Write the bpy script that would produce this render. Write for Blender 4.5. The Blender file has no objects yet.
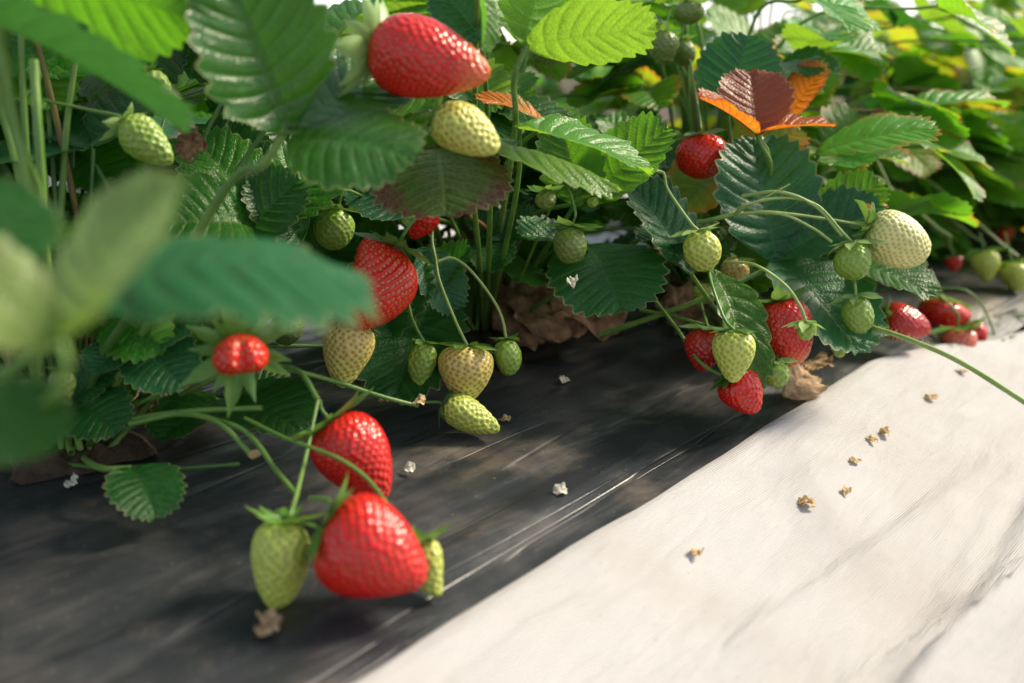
import bpy, math, random
import numpy as np
from mathutils import Vector
random.seed(7); RNG = np.random.default_rng(7)
R = math.radians
S = bpy.context.scene
COL = S.collection

# ------------------------------------------------------------------ camera
F = 995.0; W, H = 1024, 683
CAM = np.array([0, 0, .20]); HOR = 60.0
PITCH = math.atan((H/2-HOR)/F)
FWD = np.array([0, math.cos(PITCH), -math.sin(PITCH)])
UP = np.array([0, math.sin(PITCH), math.cos(PITCH)])
RT = np.array([1., 0, 0])
cd = bpy.data.cameras.new('camera'); cam = bpy.data.objects.new('camera', cd); COL.objects.link(cam)
cam.location = CAM; cam.rotation_euler = (math.pi/2-PITCH, 0, 0)
cd.sensor_width = 36; cd.lens = F/W*36; cd.clip_start = .01; cd.clip_end = 500
cd.dof.use_dof = True; cd.dof.focus_distance = .56; cd.dof.aperture_fstop = 4.8; cd.dof.aperture_blades = 9
S.camera = cam

def P(x, y, d):
    return CAM + d*(FWD + (x-W/2)/F*RT + (H/2-y)/F*UP)
def G(x, y, z=0.):
    r = FWD + (x-W/2)/F*RT + (H/2-y)/F*UP
    return CAM + r*((z-CAM[2])/r[2])
def Gd(x, y, z=0.):
    return float((G(x, y, z)-CAM) @ FWD)
def proj(p):
    q = np.asarray(p)-CAM; d = q @ FWD
    return W/2+F*(q @ RT)/d, H/2-F*(q @ UP)/d, d
def cv(n):   # direction given as right, up, towards the camera -> world
    return n[0]*RT + n[1]*UP - n[2]*FWD
def nrm(v):
    v = np.asarray(v, float); return v/(np.linalg.norm(v, axis=-1, keepdims=True)+1e-12)

# row of plants: direction and signed distance from the row line
AZ = math.atan((1350-W/2)*math.cos(PITCH)/F) if False else R(40.5)
RD = np.array([math.sin(AZ), math.cos(AZ)]); RN = np.array([RD[1], -RD[0]])
R0 = np.array([-.02, .76])
def ts(x, y):
    dx = x-R0[0]; dy = y-R0[1]
    return dx*RD[0]+dy*RD[1], dx*RN[0]+dy*RN[1]
def xy(t, s):
    return R0[0]+t*RD[0]+s*RN[0], R0[1]+t*RD[1]+s*RN[1]

# ------------------------------------------------------------------ materials
def newmat(name):
    m = bpy.data.materials.new(name); m.use_nodes = True
    nt = m.node_tree; nt.nodes.clear()
    out = nt.nodes.new('ShaderNodeOutputMaterial')
    return m, nt, out
class N:
    def __init__(s, nt): s.nt = nt
    def __call__(s, t, **kw):
        n = s.nt.nodes.new(t)
        for k, v in kw.items():
            if k.startswith('i_'):
                key = k[2:]; key = int(key) if key.isdigit() else key.replace('_', ' ')
                s.set(n.inputs[key], v)
            else: setattr(n, k, v)
        return n
    def set(s, inp, v):
        if isinstance(v, bpy.types.NodeSocket): s.nt.links.new(v, inp)
        elif isinstance(v, (tuple, list)) and len(v) == 3 and inp.type == 'RGBA': inp.default_value = (*v, 1)
        else: inp.default_value = v
    def mix(s, f, a, b, mode='MIX'):
        n = s.nt.nodes.new('ShaderNodeMix'); n.data_type = 'RGBA'; n.blend_type = mode
        s.set(n.inputs[0], f); s.set(n.inputs[6], a); s.set(n.inputs[7], b); return n.outputs[2]
    def math(s, op, a, b=0., c=0., clamp=False):
        n = s.nt.nodes.new('ShaderNodeMath'); n.operation = op; n.use_clamp = clamp
        s.set(n.inputs[0], a); s.set(n.inputs[1], b); s.set(n.inputs[2], c); return n.outputs[0]
    def ramp(s, f, lo, hi, a=0., b=1.):
        n = s.nt.nodes.new('ShaderNodeMapRange'); n.clamp = True; n.interpolation_type = 'SMOOTHSTEP'
        s.set(n.inputs[0], f); n.inputs[1].default_value = lo; n.inputs[2].default_value = hi
        n.inputs[3].default_value = a; n.inputs[4].default_value = b; return n.outputs[0]
    def noise(s, vec, scale, detail=3, rough=.55, dist=0.):
        n = s.nt.nodes.new('ShaderNodeTexNoise'); s.set(n.inputs['Vector'], vec)
        n.inputs['Scale'].default_value = scale; n.inputs['Detail'].default_value = detail
        n.inputs['Roughness'].default_value = rough; n.inputs['Distortion'].default_value = dist
        return n.outputs['Fac']
    def attr(s, name):
        n = s.nt.nodes.new('ShaderNodeAttribute'); n.attribute_name = name; return n.outputs['Fac']

def mat_leaf(name, top, under, trans, vein=(.16, .26, .06), edge=None, edge_at=.75, blotch=None, tw=.42, rough=.34, spec=.32):
    m, nt, out = newmat(name); n = N(nt)
    u = n.attr('vu'); v = n.attr('vv'); rnd = n.attr('rnd')
    tc = n('ShaderNodeTexCoord').outputs['Object']
    oi = n('ShaderNodeObjectInfo').outputs['Random']
    fr = n.math('ABSOLUTE', n.math('SUBTRACT', n.math('FRACT', u), .5))
    # lateral veins at frac = .5, thinner outward; midrib at v = 0
    vl = n.ramp(fr, .03, .10, 1, 0)
    vl = n.math('MULTIPLY', vl, n.ramp(v, .5, 1., 1, .15))
    mid = n.ramp(v, .015, .05, 1, 0)
    vm = n.math('MAXIMUM', vl, mid)
    nz = n.noise(tc, 60, 4); nf = n.noise(tc, 900, 2)
    hs = n('ShaderNodeHueSaturation')
    n.set(hs.inputs['Hue'], n.math('MULTIPLY_ADD', rnd, .05, .475))
    n.set(hs.inputs['Value'], n.math('MULTIPLY_ADD', rnd, .6, .72))
    n.set(hs.inputs['Color'], n.mix(nz, [c*.8 for c in top], [c*1.25 for c in top]))
    col = hs.outputs[0]; tr = n.mix(nz, [c*.8 for c in trans], [min(1, c*1.15) for c in trans])
    if blotch:
        bf = n.ramp(n.noise(tc, 38, 3, .6), .5, .66); col = n.mix(bf, col, blotch); tr = n.mix(bf, tr, [min(1, c*1.8) for c in blotch])
    if edge:
        ef = n.ramp(n.math('ADD', v, n.math('MULTIPLY', n.math('SUBTRACT', nz, .5), .7)), edge_at-.1, edge_at+.2)
        col = n.mix(ef, col, edge); tr = n.mix(ef, tr, [min(1, c*1.6) for c in edge])
    col = n.mix(n.math('MULTIPLY', vm, .62), col, vein)
    rim = n.ramp(v, .955, .99); rim = n.math('MULTIPLY', rim, .7); col = n.mix(rim, col, (.34, .33, .16))
    v3 = n('ShaderNodeTexVoronoi', i_Scale=300.); v3.feature = 'DISTANCE_TO_EDGE'; n.set(v3.inputs['Vector'], tc)
    tv = n.ramp(v3.outputs['Distance'], .02, .13, .4, 0); col = n.mix(tv, col, vein); tr = n.mix(tv, tr, [c*.55 for c in trans])
    sp = n.ramp(n.noise(tc, 210, 2, .5), .68, .73, 0, .55); col = n.mix(sp, col, (.10, .06, .03))
    col = n.mix(n.ramp(n.noise(tc, 130, 4, .7), .52, .72, 0, .45), col, [min(1, c*1.9+.02) for c in top])
    geo = n('ShaderNodeNewGeometry')
    uc = n.mix(n.math('MULTIPLY', vm, .6), under, [min(1, c*1.5) for c in under])
    if edge: uc = n.mix(n.math('MULTIPLY', ef, .8), uc, edge)
    base = n.mix(geo.outputs['Backfacing'], col, uc)
    tr = n.mix(n.math('MULTIPLY', vm, .45), tr, [c*.45 for c in trans])
    tr = n.mix(n.ramp(nf, .4, .6, 0, .16), tr, [c*.4 for c in trans])
    bh = n.math('ADD', n.math('MULTIPLY', nf, .25), n.math('MULTIPLY', vm, -.5))
    bh = n.math('ADD', bh, n.math('MULTIPLY', n.noise(tc, 330, 2), .8))
    vo = n('ShaderNodeTexVoronoi', i_Scale=520.); vo.feature = 'DISTANCE_TO_EDGE'; n.set(vo.inputs['Vector'], tc)
    bh = n.math('ADD', bh, n.ramp(vo.outputs['Distance'], 0, .35, 0, .7))
    bump = n('ShaderNodeBump', i_Strength=.4, i_Distance=.0005); n.set(bump.inputs['Height'], bh)
    bs = n('ShaderNodeBsdfPrincipled'); n.set(bs.inputs['Base Color'], base)
    n.set(bs.inputs['Roughness'], n.mix(geo.outputs['Backfacing'], (rough,)*3, (.6,)*3))
    n.set(bs.inputs['Specular IOR Level'], spec); n.set(bs.inputs['Normal'], bump.outputs[0])
    t = n('ShaderNodeBsdfTranslucent'); n.set(t.inputs['Color'], tr); n.set(t.inputs['Normal'], bump.outputs[0])
    mx = n('ShaderNodeMixShader', i_0=tw); nt.links.new(bs.outputs[0], mx.inputs[1]); nt.links.new(t.outputs[0], mx.inputs[2])
    nt.links.new(mx.outputs[0], out.inputs[0]); return m

UND = (.085, .20, .035)
ML = {
 'green': mat_leaf('leaf_green', (.026, .145, .008), UND, (.20, .56, .015)),
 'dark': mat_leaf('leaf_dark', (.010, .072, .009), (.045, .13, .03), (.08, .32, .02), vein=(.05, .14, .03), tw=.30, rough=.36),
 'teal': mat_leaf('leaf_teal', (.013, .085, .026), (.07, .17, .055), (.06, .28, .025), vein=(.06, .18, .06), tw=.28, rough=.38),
 'light': mat_leaf('leaf_light', (.070, .240, .015), (.14, .32, .035), (.34, .60, .035), tw=.46),
 'yellow': mat_leaf('leaf_yellow', (.16, .28, .015), (.25, .36, .04), (.60, .74, .03), edge=(.55, .16, .02), edge_at=.85, blotch=(.42, .28, .02), tw=.5),
 'edged': mat_leaf('leaf_edged', (.05, .20, .014), (.13, .28, .03), (.32, .68, .025), edge=(.50, .17, .02), edge_at=.9, tw=.45),
 'orange': mat_leaf('leaf_orange', (.48, .09, .01), (.48, .12, .02), (.90, .26, .02), vein=(.5, .25, .05), edge=(.22, .03, .015), edge_at=.9, blotch=(.30, .24, .02), tw=.5),
 'maroon': mat_leaf('leaf_maroon', (.15, .025, .018), (.17, .045, .03), (.55, .10, .03), vein=(.28, .09, .05), edge=(.34, .10, .04), edge_at=.93, tw=.32, spec=.3),
 'mottled': mat_leaf('leaf_mottled', (.045, .11, .022), (.09, .11, .04), (.22, .26, .03), edge=(.12, .035, .035), edge_at=.66, tw=.3, spec=.3),
 'gloss': mat_leaf('leaf_glossy', (.012, .095, .007), UND, (.10, .36, .015), vein=(.05, .15, .025), tw=.28, rough=.28, spec=.5),
 'near': mat_leaf('leaf_near', (.010, .070, .020), (.07, .17, .055), (.07, .28, .03), vein=(.05, .15, .05), tw=.26, rough=.45, spec=.1),
 'sage': mat_leaf('leaf_sage', (.13, .23, .045), (.17, .27, .07), (.32, .52, .08), tw=.35),
}
def mat_dry(name, a, b):
    m, nt, out = newmat(name); n = N(nt); tc = n('ShaderNodeTexCoord').outputs['Object']
    nz = n.noise(tc, 120, 5, .65); c = n.mix(n.ramp(nz, .35, .65), a, b)
    bump = n('ShaderNodeBump', i_Strength=.8, i_Distance=.001); n.set(bump.inputs['Height'], n.noise(tc, 300, 4))
    bs = n('ShaderNodeBsdfPrincipled', i_Roughness=.8); n.set(bs.inputs['Base Color'], c); n.set(bs.inputs['Normal'], bump.outputs[0])
    t = n('ShaderNodeBsdfTranslucent'); n.set(t.inputs['Color'], c)
    mx = n('ShaderNodeMixShader', i_0=.25); nt.links.new(bs.outputs[0], mx.inputs[1]); nt.links.new(t.outputs[0], mx.inputs[2])
    nt.links.new(mx.outputs[0], out.inputs[0]); return m
M_DRY = mat_dry('dry_leaf', (.20, .10, .055), (.42, .25, .14))
M_DRYT = mat_dry('dry_leaf_tan', (.30, .18, .09), (.55, .38, .22))
M_RUST = mat_dry('dry_leaf_rust', (.42, .13, .03), (.60, .28, .10))
M_PETAL = mat_dry('petal', (.50, .46, .36), (.72, .69, .60))
M_CRUMB = mat_dry('dry_flower', (.42, .27, .11), (.72, .56, .32))

def mat_stalk(name, a, b, tw=.15):
    m, nt, out = newmat(name); n = N(nt); tc = n('ShaderNodeTexCoord').outputs['Object']
    c = n.mix(n.ramp(n.noise(tc, 45, 3), .35, .65), a, b)
    bs = n('ShaderNodeBsdfPrincipled', i_Roughness=.42); n.set(bs.inputs['Base Color'], c)
    bs.inputs['Subsurface Weight'].default_value = .15; bs.inputs['Subsurface Radius'].default_value = (.004, .005, .001); bs.inputs['Subsurface Scale'].default_value = .3
    bump = n('ShaderNodeBump', i_Strength=.4, i_Distance=.0003); n.set(bump.inputs['Height'], n.noise(tc, 700, 2)); n.set(bs.inputs['Normal'], bump.outputs[0])
    t = n('ShaderNodeBsdfTranslucent'); n.set(t.inputs['Color'], n.mix(.5, c, (.4, .6, .1)))
    mx = n('ShaderNodeMixShader', i_0=tw); nt.links.new(bs.outputs[0], mx.inputs[1]); nt.links.new(t.outputs[0], mx.inputs[2])
    nt.links.new(mx.outputs[0], out.inputs[0]); return m
MS = {'green': mat_stalk('stalk_green', (.10, .22, .04), (.17, .30, .06)),
      'dark': mat_stalk('stalk_dark', (.05, .13, .03), (.09, .19, .04), .1),
      'pale': mat_stalk('stalk_pale', (.26, .38, .10), (.36, .46, .16)),
      'red': mat_stalk('stalk_red', (.18, .09, .04), (.22, .20, .06))}
MC = {'green': mat_stalk('calyx_green', (.07, .19, .03), (.13, .28, .05), .3),
      'pale': mat_stalk('calyx_pale', (.20, .34, .10), (.30, .44, .16), .3),
      'dark': mat_stalk('calyx_dark', (.035, .11, .025), (.06, .16, .03), .2)}
MH = mat_stalk('hair', (.55, .60, .40), (.65, .68, .5), .4)

def mat_berry(name, flesh, dimple, seed, shoulder=None, sh=(.0, .25), tip=None, rough=.21, sss=.14, sun=None):
    m, nt, out = newmat(name); n = N(nt); tc = n('ShaderNodeTexCoord').outputs['Object']
    nz = n.noise(tc, 55, 3); nf = n.noise(tc, 420, 3)
    c = n.mix(n.ramp(nz, .3, .7), [x*.88 for x in flesh], [min(1, x*1.12) for x in flesh])
    al = n.attr('al'); al = n.math('ADD', al, n.math('MULTIPLY', n.math('SUBTRACT', nz, .5), .25))
    if sun: c = n.mix(n.ramp(n.noise(tc, 28, 2), .42, .62), c, sun)
    dm = n.attr('dim'); c = n.mix(n.math('MULTIPLY', dm, .9), c, dimple)
    if shoulder: c = n.mix(n.ramp(al, sh[0], sh[1], 1, 0), c, shoulder)
    if tip: c = n.mix(n.ramp(al, .72, 1.0), c, tip)
    c = n.mix(n.attr('seed'), c, seed)
    bs = n('ShaderNodeBsdfPrincipled', i_Roughness=rough); n.set(bs.inputs['Base Color'], c)
    n.set(bs.inputs['Roughness'], n.math('MULTIPLY_ADD', nf, .22, rough-.08))
    bs.inputs['Subsurface Weight'].default_value = sss; bs.inputs['Subsurface Radius'].default_value = (.01, .004, .002); bs.inputs['Subsurface Scale'].default_value = .3
    bump = n('ShaderNodeBump', i_Strength=.25, i_Distance=.0003); n.set(bump.inputs['Height'], n.noise(tc, 900, 2)); n.set(bs.inputs['Normal'], bump.outputs[0])
    nt.links.new(bs.outputs[0], out.inputs[0]); return m
MB = {
 'red': mat_berry('berry_red', (.60, .007, .008), (.30, .003, .004), (.50, .13, .02)),
 'tipred': mat_berry('berry_red_pale_tip', (.58, .010, .010), (.30, .005, .005), (.52, .15, .025), tip=(.60, .12, .04)),
 'redgold': mat_berry('berry_red_gold_seeds', (.62, .014, .010), (.34, .007, .005), (.62, .30, .05)),
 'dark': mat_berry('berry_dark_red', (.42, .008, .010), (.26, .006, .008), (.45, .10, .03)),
 'pink': mat_berry('berry_pinkish', (.60, .12, .07), (.42, .07, .05), (.55, .28, .12), tip=(.55, .25, .12)),
 'cream': mat_berry('berry_cream', (.60, .56, .14), (.36, .25, .04), (.30, .16, .03), rough=.30, sun=(.62, .47, .16)),
 'white': mat_berry('berry_white', (.66, .65, .28), (.45, .38, .09), (.40, .27, .08), rough=.35, shoulder=(.42, .48, .16)),
 'chartreuse': mat_berry('berry_chartreuse', (.50, .54, .11), (.33, .28, .04), (.28, .17, .03), rough=.30),
 'lime': mat_berry('berry_lime', (.46, .54, .10), (.28, .30, .035), (.34, .28, .09), rough=.33),
 'green': mat_berry('berry_green', (.22, .36, .05), (.12, .19, .02), (.33, .31, .10), rough=.33),
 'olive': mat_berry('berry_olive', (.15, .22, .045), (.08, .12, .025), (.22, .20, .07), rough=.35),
}

# ------------------------------------------------------------------ mesh helpers
def mesh_obj(name, V, Q, mat, parent=None, origin=(0, 0, 0), attrs=None, tris=None, smooth=True):
    V = np.asarray(V, np.float32)-np.asarray(origin, np.float32)
    Q = np.asarray(Q, np.int32).reshape(-1, 4)
    me = bpy.data.meshes.new(name)
    nq = len(Q); nt_ = 0 if tris is None else len(tris)
    me.vertices.add(len(V)); me.vertices.foreach_set('co', V.ravel())
    loops = Q.ravel(); starts = np.arange(nq)*4
    if nt_:
        tr = np.asarray(tris, np.int32).reshape(-1, 3)
        starts = np.concatenate([starts, nq*4+np.arange(nt_)*3]); loops = np.concatenate([loops, tr.ravel()])
    me.loops.add(len(loops)); me.loops.foreach_set('vertex_index', loops.astype(np.int32))
    me.polygons.add(nq+nt_); me.polygons.foreach_set('loop_start', starts.astype(np.int32))
    me.polygons.foreach_set('use_smooth', np.full(nq+nt_, smooth))
    me.update(calc_edges=True); me.validate()
    for k, a in (attrs or {}).items():
        at = me.attributes.new(k, 'FLOAT', 'POINT'); at.data.foreach_set('value', np.asarray(a, np.float32).ravel())
    me.materials.append(mat)
    o = bpy.data.objects.new(name, me); COL.objects.link(o)
    if parent is not None: o.parent = parent
    else: o.location = origin
    return o
def tag(o, label=None, cat=None, group=None, kind=None):
    if label: o['label'] = label
    if cat: o['category'] = cat
    if group: o['group'] = group
    if kind: o['kind'] = kind
    return o
def empty(name, loc):
    o = bpy.data.objects.new(name, None); COL.objects.link(o); o.location = loc; o.empty_display_size = .01; return o
def grid_q(nr, nc, wrap=False):
    i = np.arange(nr-1)[:, None]; j = np.arange(nc if wrap else nc-1)[None, :]
    j2 = (j+1) % nc
    return np.stack([i*nc+j, i*nc+j2, (i+1)*nc+j2, (i+1)*nc+j], -1).reshape(-1, 4)
class Acc:
    def __init__(s): s.V = []; s.Q = []; s.A = {}; s.n = 0
    def add(s, V, Q, **A):
        s.V.append(V); s.Q.append(np.asarray(Q)+s.n); s.n += len(V)
        for k, a in A.items(): s.A.setdefault(k, []).append(np.broadcast_to(np.asarray(a, float), (len(V),)))
    def build(s, name, mat, parent=None, origin=(0, 0, 0)):
        return mesh_obj(name, np.concatenate(s.V), np.concatenate(s.Q), mat, parent, origin, {k: np.concatenate(a) for k, a in s.A.items()})

def smooth_path(pts, n=8):
    p = np.asarray(pts, float)
    if len(p) == 2:
        t = np.linspace(0, 1, n)[:, None]; return p[0]*(1-t)+p[1]*t
    p = np.vstack([2*p[0]-p[1], p, 2*p[-1]-p[-2]]); out = []
    for i in range(1, len(p)-2):
        for t in np.linspace(0, 1, n, endpoint=False):
            a, b, c, d = p[i-1:i+3]
            out.append(.5*((2*b)+(c-a)*t+(2*a-5*b+4*c-d)*t*t+(-a+3*b-3*c+d)*t**3))
    out.append(p[-2]); return np.array(out)
def tube(pts, r0, r1, n=8, seg=8, wob=.04):
    c = smooth_path(pts, n); m = len(c)
    T = nrm(np.gradient(c, axis=0)); ref = np.array([.3, .2, 1.]); ref = nrm(ref)
    A = nrm(np.cross(T, ref)); B = np.cross(T, A)
    r = np.linspace(r0, r1, m)*(1+wob*np.sin(np.arange(m)*1.7))
    th = np.linspace(0, 2*np.pi, seg, endpoint=False)
    V = c[:, None]+r[:, None, None]*(np.cos(th)[None, :, None]*A[:, None]+np.sin(th)[None, :, None]*B[:, None])
    V = np.vstack([V.reshape(-1, 3), c[:1], c[-1:]])
    Q = grid_q(m, seg, True); k = m*seg
    cap = [[k, (j+1) % seg, j, k] for j in range(seg)]
    return V, Q, c, T, r
def stalk(name, pts, r0, r1, mat, parent, origin, hairs=0, seg=8):
    V, Q, c, T, r = tube(pts, r0, r1, seg=seg)
    a = Acc(); a.add(V[:-2], Q)
    o = a.build(name, mat, parent, origin)
    if hairs:
        L = np.linalg.norm(np.diff(c, axis=0), axis=1).sum()
        hair_obj(c, T, r, int(L*hairs), o, origin)
    return o
def hair_obj(c, T, r, k, parent, origin, ln=(.0012, .0026)):
    if k < 4: return
    i = RNG.integers(0, len(c)-1, k); f = RNG.random(k)[:, None]
    p = c[i]*(1-f)+c[i+1]*f; t = T[i]; rr = r[i][:, None]
    d = RNG.normal(size=(k, 3)); d = nrm(d-(d*t).sum(1, keepdims=True)*t)
    ax = nrm(np.cross(d, t)); b = p+d*rr*.95; l = RNG.uniform(*ln, k)[:, None]
    w = .00005
    tipp = b+(d+.25*t*RNG.normal(size=(k, 1)))*l
    V = np.stack([b-ax*w, b+ax*w, tipp+ax*w*.4, tipp-ax*w*.4], 1).reshape(-1, 3)
    Q = np.arange(4*k).reshape(-1, 4)
    o = mesh_obj('hairs', V, Q, MH, parent, origin); return o

# ------------------------------------------------------------------ leaves
def leaflet(acc, base, tip, normal, width, fold=.25, curl=.5, cup=.0, teeth=10, hi=True, wav=.6, crumple=0., rnd=None, quilt=1., tooth_amp=.058):
    base = np.asarray(base, float); tip = np.asarray(tip, float)
    L = np.linalg.norm(tip-base); X = (tip-base)/L
    Z = np.asarray(normal, float); Z = nrm(Z-(Z @ X)*X); Y = np.cross(Z, X)
    spt, nv = (8, 7) if hi else (4, 4)
    ns = teeth*spt+1
    s = np.linspace(0, 1, ns)
    a = s**.62
    obo = .78+.22*np.sin(np.pi*np.clip(a, 0, 1)*.75)
    ex = (1-np.cos(np.pi*a))/2
    ey = np.sin(np.pi*a)**.82*obo*(.5*width/1.0)
    ey = np.where(ex < .25, ey*(ex/.25+.0001)**.12, ey)
    M = np.stack([s**1.05*.985, 0*s], 1)
    E = np.stack([ex, ey], 1)
    tt = (s*teeth) % 1.0
    env = np.clip((s-.09)/.08, 0, 1)*np.clip((1.02-s)/.08, .45, 1)
    tooth = (1-np.abs(2*np.clip(tt*1.0, 0, 1)**1.25-1)**1.25)*env
    dirn = nrm(E-M); dirn[0] = (0, 1); dirn[-1] = (1, 0)
    tamp = tooth_amp*RNG.uniform(.85, 1.15)
    tr_ = RNG.uniform(.6, 1.25, teeth+1)[np.minimum((s*teeth).astype(int), teeth)]
    Et = E+dirn*(tooth*tamp*tr_)[:, None]
    Et[:, 1] = np.maximum(Et[:, 1], 0.0008)
    v = np.linspace(0, 1, nv+1)
    ph = RNG.uniform(0, 6.28, 6); rv = RNG.random() if rnd is None else rnd
    rows = []
    vv = np.concatenate([-v[::-1], v[1:]]); av = np.abs(vv)
    for side in (0,):
        p = M[:, None, :]*(1-av[None, :, None])+Et[:, None, :]*av[None, :, None]
        # bow the veins forward
        p[:, :, 0] -= (.045*np.sin(np.pi*av)[None, :]*(1-s)[:, None])
        p[:, :, 1] *= np.sign(vv)[None, :]+(vv == 0)[None, :]
        x = p[..., 0]*L; y = p[..., 1]*L
        wv = wav*L*.030*(np.sin(ph[0]+9*s)[:, None]*(av**2)[None]*np.where(vv < 0, 1, .7)[None]+np.sin(ph[1]+17*s)[:, None]*(av**3)[None]*np.where(vv < 0, -.7, 1)[None])
        q = quilt*L*.016*(np.abs(np.sin(np.pi*(tt-.0)))**1)[:, None]*0
        dv = np.abs(tt-.5)
        q = -quilt*L*.012*(np.exp(-(dv/.15)**2)-.35)[:, None]*(np.sin(np.pi*np.clip(av*1.02, 0, 1))**.6)[None]
        q = q-L*.010*np.exp(-(av/.05)**2)[None]
        if hi: q = q+quilt*L*.005*(np.sin(ph[2]+34*x/L+3*np.sin(22*y/L))*np.sin(ph[3]+41*y/L))*(1-np.exp(-(av/.12)**2))[None]
        z = wv+q+fold*np.abs(y)-cup*y*y/L*2
        if crumple:
            z = z+crumple*L*(np.sin(ph[2]+13*x/L+5*y/L)*.5+np.sin(ph[3]+21*y/L-7*x/L)*.35+np.sin(ph[4]+31*x/L)*.2)
            y = y*(1+.25*crumple*4*np.sin(ph[5]+15*x/L))
        # curl along the length (bend down for positive)
        if abs(curl) > 1e-3:
            Rr = L/curl; thx = x/Rr-curl/2
            x2 = (Rr-0)*np.sin(thx)+z*-np.sin(-thx)*0; z2 = Rr*np.cos(thx)
            nx = np.sin(thx); nz = np.cos(thx)
            x3 = Rr*np.sin(thx)+z*nx; z3 = Rr*np.cos(thx)-Rr*math.cos(curl/2)+z*nz
            x0 = Rr*math.sin(-curl/2); ch = 2*Rr*math.sin(curl/2)
            x = (x3-x0)*(L/ch); z = z3
    V = base+x[..., None]*X+y[..., None]*Y+z[..., None]*Z
    nc = len(vv)
    acc.add(V.reshape(-1, 3), grid_q(ns, nc)[:, ::-1],
            vu=np.repeat(s*teeth, nc), vv=np.tile(av, ns), rnd=rv)

def make_leaf(plant, origin, lfs, mat, stalkpts, hi=True, r=.0014, smat='green', label=None, hairs=0):
    a = Acc(); rv = RNG.random()
    for l in lfs:
        l = dict(l); leaflet(a, l.pop('b'), l.pop('t'), l.pop('n'), l.pop('w'), hi=hi, rnd=rv, **l)
    o = a.build('leaf', ML[mat] if isinstance(mat, str) else mat, plant, origin)
    if label: o['label'] = label
    if stalkpts is not None:
        stalk('leaf_stalk', stalkpts, r*1.25, r*.85, MS[smat], o, origin, hairs=hairs, seg=8 if hi else 5)
    return o
def auto_stalk(crown, q, bow=.35, out=None):
    c = np.array(crown)+np.array([RNG.normal()*.008, RNG.normal()*.008, 0]); q = np.asarray(q)
    m = c*(1-.5)+q*.5; h = np.linalg.norm(q-c)
    m2 = m+np.array([0, 0, 1])*h*bow*.5-(q-c)*np.array([1, 1, 0])*bow*.25
    return [c, m2, q]

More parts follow.
